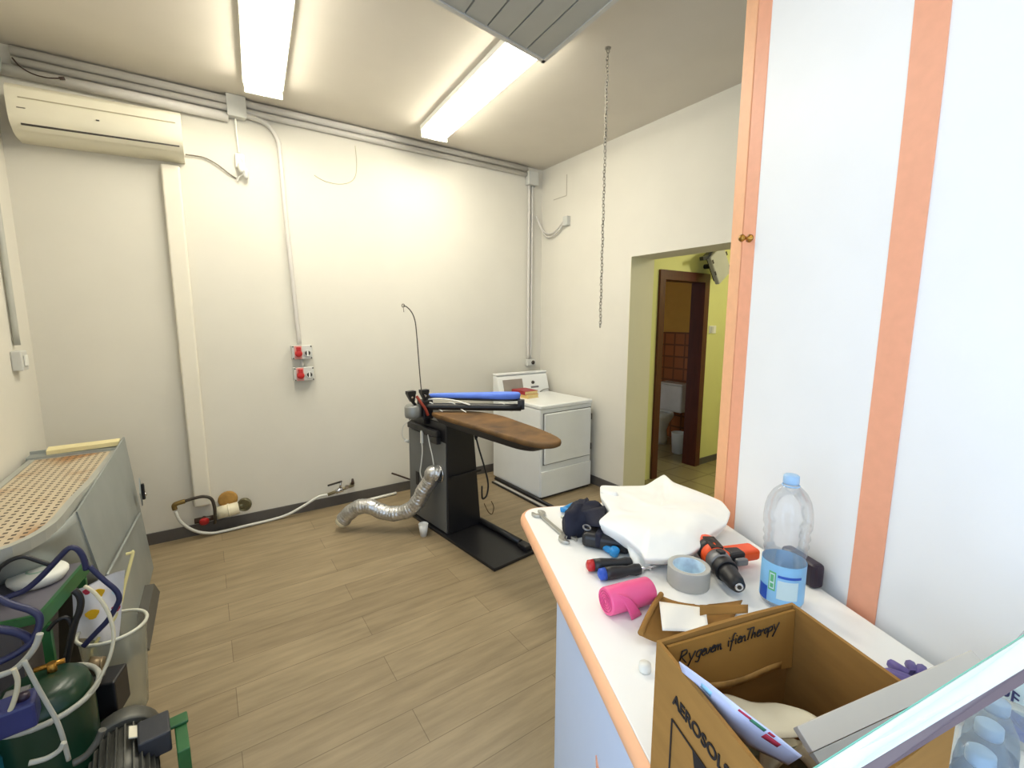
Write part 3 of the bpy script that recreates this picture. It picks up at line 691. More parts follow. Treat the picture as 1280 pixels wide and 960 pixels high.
obj('cord_rod', MB().tube(ap, .004, 6), mat('dark_wire', (84, 78, 70), .5, .4), im, True)
obj('rod_hook', MB().torus(ap[-1], .011, .003, rotm(rx=PI/2), 12, 6).tube([ap[-1]+Vector((0, 0, -.012)), ap[-1]+Vector((.004, 0, -.045))], .002, 6), mat('dark_wire2', (100, 92, 80), .5, .4), im, True)
# white control pendant and cords on the side, cable on the right
obj('pendant', MB().box((-.012, .87, .72), (.018, .022, .10), rotm(rx=.05)), M_whiteplastic, im, True, bevel=.005)
obj('pendant_cord', MB().tube([(-.012, .87, .669), (-.005, .88, .60), (0, .91, .5), (.0, .93, .42), (.012, .92, .36)], .005), M_whiteplastic, im, True)
obj('white_cord', MB().tube([(.0, .80, .752), (.002, .78, .68), (.004, .75, .60), (.008, .735, .52)], .004), M_whiteplastic, im, True)
obj('loose_cord', MB().tube([(-.03, .98, .85), (-.07, 1.05, .78), (-.08, 1.05, .70), (-.05, 1.05, .665), (-.03, 1.05, .66)], .004).cyl((-.06, 1.05, .665), (-.03, 1.05, .65), .012), M_greyplastic, im, True)
obj('hand_grip', MB().lathe([(.009, 0), (.017, .03), (.016, .12), (.01, .15)], (.345, .66, .68), rotm(rx=.08), 12), M_blackplastic, im, True)
obj('grip_cable', MB().tube([(.345, .655, .69), (.355, .63, .6), (.385, .60, .45), (.40, .58, .33), (.385, .58, .24), (.35, .585, .22), (.335, .575, .27), (.336, .575, .33)], .007), M_blackhose, im, True)
obj('lower_loop', MB().tube([(.345, .56, .19), (.37, .54, .12), (.40, .53, .10), (.415, .53, .15), (.40, .54, .2)], .0035, 6), mat('brown_wire', (92, 66, 40), .6), im, True)
# foil duct
ex = Vector((1.383, 2.995, .469)); P1 = Vector((.79, 3.45, 0)); hv = (P1-Vector((ex.x, ex.y, 0))); hv.z = 0; nn = Vector((-hv.y, hv.x, 0)).normalized()
dp = [ex + Vector((-.012, 0, 0)), ex+Vector((-.05, .015, .012))] + [atp(px, py, ex, nn) for px, py in ((538, 600), (530, 612), (522, 627), (510, 638), (492, 642), (476, 639), (462, 633), (448, 634), (436, 642), (429, 650))]
for p in dp: p.z = max(p.z, .062)
du = thing('foil_duct', 'crinkled silver foil duct curving from the ironing table to the floor', 'duct', (1.05, 3.25, 0))
PP = smooth_path(dp, 16)
def duct_r(k): return .056 + .0012*math.sin(k*PI*90) + .0016*math.sin(k*PI*23)
obj('duct_hose', MB().tube(PP, .056, 22, 1, True, False, duct_r), M_foil, du)
ed = (PP[-1]-PP[-5]).normalized()
obj('duct_end_collar', MB().cyl(PP[-1]-ed*.004, PP[-1]+ed*.035, .05, .047), M_pvc, du, label='cream collar')
obj('duct_flange', MB().torus(ex+Vector((-.004, 0, 0)), .06, .007, Matrix.Rotation(PI/2, 3, 'Y'), 28, 8), M_chrome, du)
cup = thing('plastic_cup', 'white plastic cup standing on the floor under the foil duct', 'cup', (1.255, 3.03, 0))
obj('cup_wall', MB().lathe([(.024, 0), (.036, .092), (.034, .092), (.0225, .003), (0, .003)], (0, 0, 0), rotm(), 20), M_cup, cup, True)
obj('cup_rim', MB().torus((0, 0, .093), .0355, .0022, None, 20, 6), M_cup, cup, True)

# ================================================================== PIPEWORK LOW ON THE BACK WALL
yw = D-.016
gv = thing('gas_tap', 'metal tap with a lever handle low on the back wall above the white hose end', 'tap', (.88, D, .12))
m_ = MB().cyl((.775, D-.05, .125), (.99, D-.05, .165), .013).cyl((.985, D-.05, .165), (.985, D-.0005, .165), .014)
obj('tap_pipe', m_, mat('dull_brass', (150, 140, 112), .4, .7), gv)
obj('tap_body', MB().cyl((.84, D-.05, .137), (.90, D-.05, .148), .021, seg=8).cyl((.875, D-.05, .145), (.885, D-.06, .225), .009).lathe([(.017, 0), (.017, .016)], (.93, D-.065, .17), rotm(rx=PI/2), 10), M_chrome, gv)
obj('lever', MB().box((.835, D-.064, .217), (.12, .008, .016), rotm(ry=-.12)), M_dark, gv, bevel=.003)
obj('spout_nut', MB().cyl((.986, D-.05, .178), (.986, D-.05, .225), .016, .008, 8), M_iron, gv)
hp = [(.775, D-.05, .125)] + [at(px, py, y=3.94) for px, py in ((398, 621), (380, 632), (360, 643), (340, 652))] + [(.18, 3.925, .016), (.06, 3.92, .014), (-.06, 3.915, .02), (-.16, 3.90, .07), (-.235, 3.89, .16), (-.262, 3.89, .25)]
for q in hp:
    q[2] if False else None
tag(obj('water_hose', MB().tube([Vector((p[0], p[1], max(p[2], .013))) for p in hp], .0105, 10), mat('white_hose', (214, 214, 206), .4)), 'white flexible hose along the skirting below the back wall', 'hose')
bh = thing('drain_hose', 'black bent hose with a brass elbow at the foot of the trunking', 'hose', (-.17, 3.88, .1))
obj('elbow', MB().tube([(-.262, 3.89, .262), (-.264, 3.89, .295), (-.245, 3.89, .305), (-.20, 3.89, .312)], .016, 10), mat('brass_elbow', (140, 116, 66), .4, .7), bh)
obj('hose', MB().tube([(-.2, 3.89, .312), (-.15, 3.885, .322), (-.09, 3.88, .325), (-.045, 3.875, .30), (-.03, 3.87, .24), (-.03, 3.875, .17), (-.035, 3.89, .10)], .011, 10), mat('dark_olive_hose', (58, 50, 40), .5), bh)
rv = thing('stop_valve', 'red handled stop valve at the foot of the trunking', 'valve', (-.1, 3.93, .1))
obj('valve_body', MB().cyl((-.16, 3.95, .125), (-.02, 3.95, .125), .02, seg=12).cyl((-.1, 3.95, .125), (-.1, D-.013, .125), .016), M_iron, rv)
obj('valve_handle', MB().lathe([(.012, 0), (.032, .008), (.03, .026), (.012, .032)], (-.1, 3.94, .125), rotm(rx=PI/2+.5), 12), M_red, rv)
pv = thing('pipe_stub', 'cream plastic pipe stub with a round metal end low on the back wall', 'pipe', (.05, 3.9, .14))
obj('stub', MB().cyl((-.02, 3.93, .16), (.125, 3.93, .172), .046, seg=20).cyl((.052, 3.93, .166), (.064, 3.93, .167), .05, seg=20).cyl((0.02, 3.93, .163), (0.02, D-.0005, .163), .034), M_pvc, pv)
obj('end_disc', MB().cyl((.158, 3.905, .192), (.168, 3.93, .195), .048, seg=20).torus((.160, 3.903, .192), .044, .006, (Vector((-.35, -1, 0)).to_track_quat('Z', 'Y')).to_matrix(), 20, 6), M_greydisc, pv)
obj('link', MB().cyl((.12, 3.93, .18), (.16, 3.925, .19), .022), M_greydisc, pv)
obj('foam_ring', MB().lathe([(.062, 0), (.066, .012), (.05, .02), (0, .02)], (.06, D-.0005, .235), rotm(rx=PI/2), 20), M_foam, pv)
tag(obj('white_tube', MB().cyl((.95, 3.90, .0135), (1.37, 3.935, .0135), .0125), M_whiteplastic), 'short white tube lying on the floor by the skirting', 'tube')
tag(obj('wall_pipe', MB().tube([(1.345, D-.03, .20), (1.42, D-.03, .16), (1.52, D-.03, .105), (1.54, D-.015, .1)], .008), M_iron), 'thin dark pipe stub on the back wall behind the ironing table', 'pipe')
fb = thing('floor_bar', 'black and grey metal bar lying on the floor along the dryer side', 'bar', (2.33, 3.2, 0), math.atan2(1, -.03))
obj('black_tube', MB().cyl((-.48, -.03, .016), (.55, -.03, .016), .0155), M_black, fb, True)
obj('grey_rail', MB().bb(-.42, .5, .0, .035, .0, .012), mat('pale_rail', (190, 186, 178), .4, .3), fb, True)
obj('dark_rail', MB().bb(-.44, .5, .036, .05, .0, .016), M_black, fb, True)

# ================================================================== GALVANISED TABLE (left)
gt = thing('galvanised_work_table', 'galvanised metal spotting table with a perforated rounded top against the left wall', 'work table', (-.6, 3.0, 0))
ZT = .83
# right side sheet leans outward to the floor
obj('side_sheet', MB().hexa([(-.415, 2.62, .0), (-.40, 2.62, .0), (-.385, 3.60, .0), (-.40, 3.60, .0)], [(-.508, 2.55, ZT-.036), (-.500, 2.55, ZT-.036), (-.452, 3.60, .885), (-.460, 3.60, .885)]), M_galv, gt)
def hopper(s_, t_):
    # curved underside of the rounded front, set in below the rim
    if s_ < .17: top = Vector((-.507, 2.552, ZT-.034)).lerp(Vector((-.517, 2.42, ZT-.034)), s_/.17)
    elif s_ < .92:
        a = (s_-.17)/.75*PI/2; top = Vector((-.68+.163*math.cos(a), 2.42-.27*math.sin(a), ZT-.034))
    else: top = Vector((-.68, 2.15, ZT-.034)).lerp(Vector((L+.05, 2.15, ZT-.034)), (s_-.92)/.08)
    bot = Vector((-.466, 2.583, .45)).lerp(Vector((L+.05, 2.62, .45)), s_)
    return top.lerp(bot, t_)
obj('curved_front', MB().grid(hopper, 24, 8), M_galv, gt, solid=.004)
obj('rear_sheet', MB().hexa([(L+.02, 3.585, 0), (-.42, 3.585, 0), (-.42, 3.60, 0), (L+.02, 3.60, 0)], [(L+.02, 3.585, .86), (-.47, 3.585, .87), (-.47, 3.60, .87), (L+.02, 3.60, .86)]), M_galv, gt)
obj('recess_sheet', MB().bb(L+.03, -.47, 2.66, 2.675, 0, .5), mat('recess_shade', (96, 92, 84), .55, .3, var=.15), gt)  # dark colour stands in for the shade of the open front recess
# perforated top: plan outline with a rounded front corner
def top_poly(ins, z):
    pts = [(L+.03+ins, 3.50-ins*.2), (-.478-ins, 3.50-ins*.2), (-.492-ins, 2.9), (-.512-ins, 2.62)]
    for k in range(7):
        a = k/6*PI/2; cx_, cy_ = -.68, 2.42; r1, r2 = .163-ins, .29-ins
        pts.append((cx_+r1*math.cos(a), cy_-r2*math.sin(a)))
    pts.append((L+.03+ins, 2.13+ins))
    return [(x, y, z) for x, y in pts]
def perf_mat():
    m = bpy.data.materials.new('perforated_sheet'); m.use_nodes = True
    nt = m.node_tree; N = nt.nodes; K = nt.links; b = N['Principled BSDF']
    tc = N.new('ShaderNodeTexCoord'); sp_ = N.new('ShaderNodeSeparateXYZ'); K.new(tc.outputs['Object'], sp_.inputs[0])
    def wave(out, per):
        a = N.new('ShaderNodeMath'); a.operation = 'MULTIPLY'; a.inputs[1].default_value = 2*PI/per; K.new(out, a.inputs[0])
        s = N.new('ShaderNodeMath'); s.operation = 'SINE'; K.new(a.outputs[0], s.inputs[0]); return s.outputs[0]
    sx_ = wave(sp_.outputs['X'], .03); sy_ = wave(sp_.outputs['Y'], .036)
    mi = N.new('ShaderNodeMath'); mi.operation = 'MINIMUM'; K.new(sx_, mi.inputs[0]); K.new(sy_, mi.inputs[1])
    gt_ = N.new('ShaderNodeMath'); gt_.operation = 'GREATER_THAN'; gt_.inputs[1].default_value = .15; K.new(mi.outputs[0], gt_.inputs[0])
    nz = N.new('ShaderNodeTexNoise'); nz.inputs['Scale'].default_value = 3.5; K.new(tc.outputs['Object'], nz.inputs['Vector'])
    cr = N.new('ShaderNodeValToRGB'); cr.color_ramp.elements[0].position = .5; cr.color_ramp.elements[1].position = .66
    cr.color_ramp.elements[0].color = col((196, 182, 156)); cr.color_ramp.elements[1].color = col((166, 122, 76))
    K.new(nz.outputs['Fac'], cr.inputs['Fac'])
    mx = N.new('ShaderNodeMix'); mx.data_type = 'RGBA'; K.new(gt_.outputs[0], mx.inputs['Factor']); K.new(cr.outputs['Color'], mx.inputs['A'])
    mx.inputs['B'].default_value = col((78, 66, 54)); K.new(mx.outputs['Result'], b.inputs['Base Color'])
    b.inputs['Roughness'].default_value = .5; b.inputs['Metallic'].default_value = .15
    return m
tp = MB(); A_ = top_poly(.028, ZT); n = len(A_)
obj('perforated_top', MB().prism(top_poly(.028, ZT-.006), (0, 0, .006)), perf_mat(), gt)
rm = MB(); o_ = top_poly(0, ZT); i_ = top_poly(.027, ZT); lo = [(x, y, ZT-.04) for x, y, z in o_]; li = [(x, y, ZT-.04) for x, y, z in i_]
rm.add([(x, y, z+.003) for x, y, z in o_]+[(x, y, z+.003) for x, y, z in i_]+lo+li, [])
fs = []
for k in range(n):
    k2 = (k+1) % n
    fs += [(k, k2, n+k2, n+k), (k, 2*n+k, 2*n+k2, k2), (n+k, n+k2, 3*n+k2, 3*n+k), (2*n+k, 3*n+k, 3*n+k2, 2*n+k2)]
rm.add([(x, y, z+.003) for x, y, z in o_]+[(x, y, z+.003) for x, y, z in i_]+lo+li, fs)
rm.v = rm.v[4*n:]; rm.f = [[i-4*n for i in f] for f in rm.f]
obj('top_rim', rm, mat('rim_sheet', (176, 178, 172), .42, .4, var=.06), gt)
obj('rear_strip', MB().hexa([(L+.10, 3.52, .845), (-.47, 3.53, .850), (-.47, 3.575, .850), (L+.10, 3.575, .845)], [(L+.10, 3.52, .868), (-.47, 3.53, .875), (-.47, 3.575, .885), (L+.10, 3.575, .88)]), mat('yellowed_strip', (220, 208, 160), .6, var=.06), gt)
obj('rear_ledge', MB().bb(L+.02, -.46, 3.50, 3.584, ZT-.02, .844), M_galv, gt)
hn = obj('handle_plate', MB().prism([(-.396, 3.50, .64), (-.396, 3.54, .55), (-.396, 3.50, .46), (-.396, 3.46, .55)], (.006, 0, 0)), M_galv, gt)
obj('handle', MB().bb(-.389, -.374, 3.488, 3.512, .50, .60), M_black, hn, bevel=.004)
obj('handle_pin', MB().lathe([(.012, 0), (.012, .02), (0, .024)], (-.389, 3.505, .53), rotm(ry=PI/2), 12), M_chrome, hn)
obj('side_seam', MB().tube([(-.435, 2.55, .48), (-.42, 3.0, .455), (-.405, 3.46, .43)], .007, 6), M_galv, gt)
obj('foot_strip', MB().hexa([(-.405, 2.66, 0), (-.335, 2.66, 0), (-.33, 3.24, 0), (-.392, 3.24, 0)], [(-.412, 2.66, .07), (-.36, 2.66, .065), (-.352, 3.24, .06), (-.40, 3.24, .065)]), mat('dark_grey_foot', (84, 82, 76), .5), gt)

# ================================================================== VACUUM PUMP / BOILER UNIT (bottom left)
pu = thing('steam_boiler_unit', 'green framed boiler and pump unit with tangled hoses in the bottom left corner', 'boiler', (-.55, 2.0, 0))
T0 = Vector((-.472, 2.47, .60)); T1 = Vector((-.532, 2.08, .60)); T2 = Vector((-.84, 2.12, .60)); T3 = Vector((-.80, 2.50, .60))
obj('casing_lid', MB().prism([T0+Vector((-.012, 0, 0)), T1+Vector((-.012, 0, 0)), T2, T3], (0, 0, -.01)), M_greylid, pu)
def rail(a, b, w, h):
    d = (b-a).normalized(); n_ = Vector((-d.y, d.x, 0))
    return MB().prism([a, b, b-n_*w, a-n_*w], (0, 0, -h))
obj('green_rail', rail(T0+Vector((0, 0, .006)), T1+Vector((0, 0, .006)), .012, .055), M_green, pu)
obj('green_rail', rail(T1+Vector((-.013, 0, .004)), T2+Vector((0, -.005, .004)), .012, .03), M_green, pu)
obj('casing', MB().hexa([(-.84, 2.16, .09), (-.62, 2.14, .09), (-.60, 2.42, .09), (-.82, 2.44, .09)], [(-.84, 2.16, .588), (-.60, 2.14, .588), (-.56, 2.44, .588), (-.82, 2.46, .588)]), mat('casing_grey', (96, 92, 96), .5, .3), pu)
for (x, y) in ((-.535, 2.12), (-.49, 2.43), (-.82, 2.15), (-.80, 2.47)): obj('frame_leg', MB().bb(x-.012, x+.012, y-.012, y+.012, .03, .545), M_green, pu)
wc = at(50, 716, z=.635)
lid = obj('filler_cap', MB().lathe([(.072, -.032), (.085, -.012), (.086, .0), (.08, .009), (.05, .013), (0, .014)], (wc.x-.005, wc.y, .635), rotm(), 28), M_whiteplastic, pu)
obj('cap_mark', MB().torus((wc.x-.005, wc.y, .6485), .03, .0035, None, 24, 6), mat('pale_green_print', (170, 196, 176), .5), lid)
tk = Vector((-.50, 1.87, 0))
obj('pressure_tank', MB().lathe([(.085, .03), (.112, .06), (.116, .10), (.116, .42), (.105, .465), (.07, .488), (.0, .495)], tk, rotm(), 28), M_greentank, pu)
obj('tank_ring', MB().torus(tk+Vector((0, 0, .43)), .129, .0085, rotm(rx=.05), 32, 8), M_palehose, pu)
obj('tank_valve', MB().cyl(tk+Vector((.02, .03, .48)), tk+Vector((.02, .03, .52)), .012).cyl(tk+Vector((-.02, .03, .512)), tk+Vector((.05, .035, .512)), .008), M_brass, pu)
obj('teal_vessel', MB().lathe([(.06, .10), (.085, .12), (.085, .34), (.06, .38), (0, .385)], (-.66, 1.80, 0), rotm(), 22), M_teal, pu)
obj('base_tray', MB().bb(-.84, -.44, 1.55, 2.49, .0, .028), mat('dark_base', (52, 56, 50), .6), pu)
cb_c = at(128, 872, y=2.0)
obj('control_box', MB().box(cb_c+Vector((-.02, .03, 0)), (.155, .10, .135), rotm(rz=-.25, rx=.0)), M_blackplastic, pu, bevel=.006)
obj('control_box_stay', MB().box((cb_c.x-.02, 2.03, (cb_c.z-.068+.028)/2), (.03, .03, cb_c.z-.068-.028)), M_green, pu)
obj('pressure_gauge', MB().cyl(at(108, 833, y=2.0), at(128, 833, y=2.0), .03).torus(at(128, 833, y=2.0), .028, .006, Matrix.Rotation(PI/2, 3, 'Y'), 20, 6), mat('tan_metal', (120, 104, 78), .4, .5), pu)
# motor: axis runs away from the viewer
mc = Vector((-.325, 1.80, .155)); MR = rotm(rz=.10)
def ML(x, y, z): return mc + MR @ Vector((x, y, z))
my = (MR @ Vector((0, 1, 0)))
mt = obj('motor', MB().cyl(ML(0, -.18, 0), ML(0, .075, 0), .078, seg=28), M_motor, pu)
fin = MB()
for k in range(26):
    a = 2*PI*k/26; fin.box(ML(.084*math.cos(a), -.055, .084*math.sin(a)), (.016, .23, .004), MR @ Matrix.Rotation(-a, 3, 'Y'))
obj('cooling_fins', fin, M_motor, mt)
qy = my.to_track_quat('Z', 'Y').to_matrix()
obj('fan_cover', MB().lathe([(.097, 0), (.102, .012), (.102, .055), (.09, .078), (.05, .088), (0, .089)], ML(0, .07, 0), qy, 28), M_motor, mt)
obj('terminal_box', MB().box(ML(.085, -.03, .065), (.085, .11, .075), MR), M_motordark, mt, bevel=.006)
obj('nameplate', MB().box(ML(.035, -.01, .0985), (.03, .055, .004), MR @ Matrix.Rotation(.45, 3, 'Y')), M_cream, mt)
obj('mounting_foot', MB().box(ML(0, -.05, -.115), (.16, .22, .08), MR), M_motordark, mt)
gp = obj('green_mount', MB().box(ML(.155, -.05, -.03), (.035, .18, .17), MR).box(ML(.15, .0, .06), (.055, .05, .012), MR), M_green, pu, bevel=.004)
# hoses of the unit
def hose(name, pix, y, r, m, zmin=.04, dy=0.0):
    pts = []
    for i, (px, py) in enumerate(pix):
        p = at(px, py, y=y + dy*i/max(len(pix)-1, 1)); p.z = max(p.z, zmin); pts.append(p)
    return obj(name, MB().tube(pts, r, 8, 5), m, pu)
hose('hose', [(-14, 742), (-4, 716), (3, 707), (16, 699), (31, 696), (47, 701), (62, 706)], 2.14, .0075, M_blackhose)
hose('hose', [(-8, 754), (16, 744), (31, 738), (47, 725), (62, 710), (75, 696), (87, 685), (97, 687), (104, 697), (108, 712)], 2.12, .0095, M_bluehose)
hose('hose', [(112, 708), (120, 716), (131, 726), (144, 737), (149, 747), (146, 757), (135, 775), (120, 791), (104, 808)], 2.12, .0090, M_bluehose, dy=-.03)
hose('hose', [(92, 738), (98, 743), (101, 752), (99, 765), (94, 777), (89, 797), (84, 821), (76, 850), (72, 880)], 2.03, .0105, M_blackhose, dy=-.02)
hose('hose', [(-8, 745), (8, 753), (23, 758), (39, 763), (49, 771), (48, 786), (36, 805), (20, 817), (-6, 830)], 1.98, .0105, M_bluehose, dy=-.06)
hose('hose', [(-8, 786), (16, 789), (33, 796), (40, 806)], 1.94, .012, M_bluehose)
hose('hose', [(60, 788), (70, 777), (82, 772), (89, 780), (91, 792)], 2.02, .007, M_blackhose)
hose('hose', [(-6, 846), (16, 838), (32, 824), (44, 808), (50, 792)], 1.72, .008, M_palehose)
hose('cable', [(-4, 886), (15, 905), (36, 910), (58, 906), (73, 899), (95, 883), (117, 859), (130, 838), (139, 815), (142, 792), (137, 770), (128, 753), (116, 739), (106, 733)], 1.70, .0058, M_creamcable, dy=.25)
hose('cable', [(30, 826), (45, 855), (58, 878), (70, 899), (78, 920), (86, 950)], 1.68, .006, M_palehose)
hose('cable', [(17, 836), (22, 850), (20, 868), (12, 890), (2, 905)], 1.66, .006, M_creamcable)
hose('hose', [(36, 954), (58, 948), (74, 938), (80, 928)], 1.64, .007, M_palehose)
hose('hose', [(92, 954), (108, 944), (122, 926), (128, 912)], 1.66, .01, M_motor)
# blue switch housing clamped to the tank
bh0 = at(22, 892, y=1.69)
bb_ = obj('blue_switch_box', MB().box((bh0.x-.02, 1.69, bh0.z), (.12, .08, .075), rotm(rz=.12)), M_bluecan, pu, bevel=.008)
obj('switch_knob', MB().lathe([(.014, 0), (.014, .014), (0, .016)], (bh0.x+.015, 1.69, bh0.z+.038), rotm(), 14), M_darkpurple, bb_)
obj('box_stay', MB().box((bh0.x-.02, 1.76, bh0.z), (.05, .06, .03)), M_greytool, pu)
# clear tub, bag and stick
bk_c = Vector((-.385, 2.245, 0))
tb = thing('clear_tub', 'translucent plastic tub with a white rim beside the galvanised table', 'tub', bk_c)
obj('tub_wall', MB().lathe([(.0, .031), (.078, .031), (.082, .04), (.104, .395)], bk_c, rotm(), 32, cap=False), M_tub, tb)
obj('tub_rim', MB().torus(bk_c+Vector((0, 0, .398)), .106, .0065, None, 36, 8), mat('tub_rim_white', (206, 206, 190), .4), tb)
bg = thing('printed_bag', 'white product bag with yellow and red print standing in the clear tub', 'bag', (-.42, 2.27, .05))
def bagf(s, t_):
    a = at(91+57*s, 800, y=2.255); b = at(90+66*s, 740-27*s, y=2.285)
    p = a.lerp(b, t_); p.y += .012*math.sin(s*7+t_*3); return tuple(p)
bgm = MB().grid(bagf, 10, 10); bgm.grid(lambda s, t_: tuple(Vector(bagf(s, t_))+Vector((0, .012+.03*math.sin(PI*s)*math.sin(PI*t_), 0))), 10, 10)
obj('bag_film', bgm, M_bagwhite, bg)
for (s0, t0, r_, m_c, nm) in ((.42, .48, .020, M_yellow, 'yellow_print'), (.52, .80, .018, M_yellow, 'yellow_print'), (.30, .92, .012, M_redink, 'red_print'), (.88, .45, .014, M_redink, 'red_print'), (.86, .70, .012, M_labelpale, 'pale_print')):
    c0 = Vector(bagf(s0, t0))+Vector((0, -.004, 0))
    obj(nm, MB().prism([(c0.x+r_*math.cos(a)*(1+.25*math.sin(3*a)), c0.y, c0.z+r_*math.sin(a)) for a in [2*PI*k/12 for k in range(12)]], (0, .002, 0)), m_c, bg)
p_top = at(166, 692, y=2.36); p_bot = at(146, 768, y=2.28)
st = thing('mop_stick', 'cream plastic stick with a hooked end leaning in the clear tub', 'stick', (p_bot.x, p_bot.y, .05))
obj('shaft', MB().tube([p_top+Vector((-.022, 0, .004)), p_top+Vector((-.004, 0, .004)), p_top, p_top.lerp(p_bot, .5), p_bot, p_bot+(p_bot-p_top)*.55+Vector((-.05, 0, 0)), Vector((-.43, 2.25, .12))], .0062, 8, 5), M_stick, st)

# ================================================================== COUNTER
cn_ = thing('shop_counter', 'counter with a white top, peach rounded edge and pale front in the right foreground', 'counter', cv(.45, .63, 0), CROT)
def slab(ins, r, n=6):
    u0, u1, v0, v1 = -.75, 1.482, .302, .945
    pts = [(u0, v1-ins), (u0, v0+ins)]
    cxu, cxv = u1-r, v0+r
    for k in range(n+1):
        a = PI+PI/2*k/n
        pts.append((cxu-(r-ins)*math.sin(a-PI/2+PI/2+PI)*1 if False else cxu+(r-ins)*math.sin((a-PI)), cxv-(r-ins)*math.cos((a-PI))))
    pts.append((u1-ins, v1-ins))
    return pts
def slabmesh(ins, r, z0, z1): return MB().prism([cv(a, b, z0) for a, b in slab(ins, r)], (0, 0, z1-z0))
obj('counter_top', slabmesh(.0085, .07, ZC-.036, ZC), M_countertop, cn_, bevel=.002)
# bullnose edging
prof = [(0, ZC-.0005), (-.005, ZC-.002), (-.011, ZC-.008), (-.014, ZC-.018), (-.013, ZC-.030), (-.008, ZC-.036), (0, ZC-.038)]
path = slab(.008, .07, 10)[1:]
eb = MB(); rows = []
for (dx, z) in prof:
    ring = slab(.008+dx, .07, 10)[1:]
    rows.append([cv(a, b, z) for a, b in ring])
k_ = len(rows[0])
eb.add([p for r_ in rows for p in r_], [(i*k_+j, i*k_+j+1, (i+1)*k_+j+1, (i+1)*k_+j) for i in range(len(rows)-1) for j in range(k_-1)], True)
obj('edge_band', eb, M_orange2, cn_, solid=0, label='peach rounded edging')
VB = .40
bm_ = MB().prism([cv(-.72, VB, .0), cv(1.325, VB, .0), cv(1.325, .93, .0), cv(-.72, .93, .0)], (0, 0, ZC-.037))
obj('counter_body', bm_, M_counterbody, cn_)
# peach decorative wedge on the front
def body_px(px, py): return atp(px, py, cv(0, VB-.002, 0), CV)
w0 = body_px(745, 944); uu = w0.dot(CU)
wd = MB().prism([cv(uu, VB-.0035, w0.z), cv(uu-.02, VB-.0035, w0.z-.10), cv(uu-.06, VB-.0035, .06), cv(uu-.16, VB-.0035, .06), cv(uu-.09, VB-.0035, w0.z-.09)], CV*.003)
obj('front_inlay', wd, M_orange, cn_)

# ================================================================== PARTITION PANEL
VP = .956
pt = thing('partition_panel', 'tall white wardrobe panel with peach stripes behind the counter', 'partition', cv(.4, VP+.02, 0), CROT)
ZPT = 2.95
def vslab(u0, u1, v0, v1, z0, z1): return MB().hexa([cv(u0, v0, z0), cv(u1, v0, z0), cv(u1, v1, z0), cv(u0, v1, z0)], [cv(u0, v0, z1), cv(u1, v0, z1), cv(u1, v1, z1), cv(u0, v1, z1)])
obj('white_face', vslab(-.6, 1.222, VP, VP+.03, 0, ZPT), M_panel, pt)
obj('door_edge', vslab(1.2222, 1.276, VP-.002, VP+.03, 0, ZPT), M_orange, pt, bevel=.002, label='peach edge strip of the white door')
obj('frame_post', vslab(1.281, 1.332, VP-.001, VP+.035, 0, ZPT), M_orange2, pt, bevel=.002, label='outer peach post')
obj('rear_panel', vslab(-.6, 1.33, VP+.0365, VP+.05, 0, ZPT), M_panel, pt)
# wide stripe, bowed very slightly
st_l = [(0, .822), (.5, .822), (.95, .822), (1.3, .824), (1.6, .826), (1.9, .824), (2.15, .818), (2.4, .808), (ZPT, .78)]
st_l = [(0, .822), (.6, .822), (.94, .820), (1.1, .818), (1.3, .817), (1.46, .816), (1.7, .815), (1.9, .815), (2.05, .816), (2.22, .819), (2.5, .824), (ZPT, .83)]
sm_ = MB(); 
for z_, u_ in st_l: sm_.v += [cv(u_, VP-.0025, z_), cv(u_-.068, VP-.0025, z_), cv(u_-.068, VP-.0002, z_), cv(u_, VP-.0002, z_)]
for i in range(len(st_l)-1):
    a = 4*i; b = a+4
    for q in ((a, a+1, b+1, b), (a+1, a+2, b+2, b+1), (a+3, a, b, b+3)): sm_.f.append(list(q)); sm_.sm.append(False)
obj('peach_stripe', sm_, M_orange, pt)
kn = atp(938, 298, cv(0, VP, 0), CV)
kb = obj('knob', MB().lathe([(.012, 0), (.012, .003), (.005, .006), (.0045, .016), (.009, .021), (.0115, .027), (.008, .033), (0, .035)], kn - CV*.002, (-CV).to_track_quat('Z', 'Y').to_matrix(), 18), M_brass, pt)
obj('knob_plate', MB().lathe([(.016, 0), (.016, .002), (0, .003)], kn - CV*.0021, (-CV).to_track_quat('Z', 'Y').to_matrix() , 18, squash=.7), M_brass, kb)

# ================================================================== THINGS ON THE COUNTER
ZT_ = ZC + .0006
def along(p, q): return (Vector(q)-Vector(p)).normalized()
# wrench
A_ = at(671, 640, z=ZC+.006); B_ = at(713, 676, z=ZC+.006)
wrn = thing('spanner', 'steel open ended spanner at the far corner of the counter', 'spanner', ((A_.x+B_.x)/2, (A_.y+B_.y)/2, ZT_), math.atan2((B_-A_).y, (B_-A_).x))
lw_ = (B_-A_).length
def jaw(cx, s, r, ang):
    pts = []
    for k in range(23):
        a = (38+284*k/22)*PI/180; pts.append((r*math.cos(a), r*math.sin(a)*1.05))
    g = r*.44
    pts += [(r*.72, -g), (-.1*r, -g*.95), (-.3*r, 0), (-.1*r, g*.95), (r*.72, g)]
    c_, s_ = math.cos(ang), math.sin(ang)
    return [(cx + s*(x*c_-y*s_), s*(x*s_+y*c_), 0.0) for x, y in pts]
obj('jaw_head', MB().prism(jaw(lw_/2-.015, 1, .0275, .26), (0, 0, .010)), M_wrench, wrn, True, bevel=.0015)
obj('jaw_head', MB().prism(jaw(-lw_/2+.013, -1, .0235, .26), (0, 0, .009)), M_wrench, wrn, True, bevel=.0015)
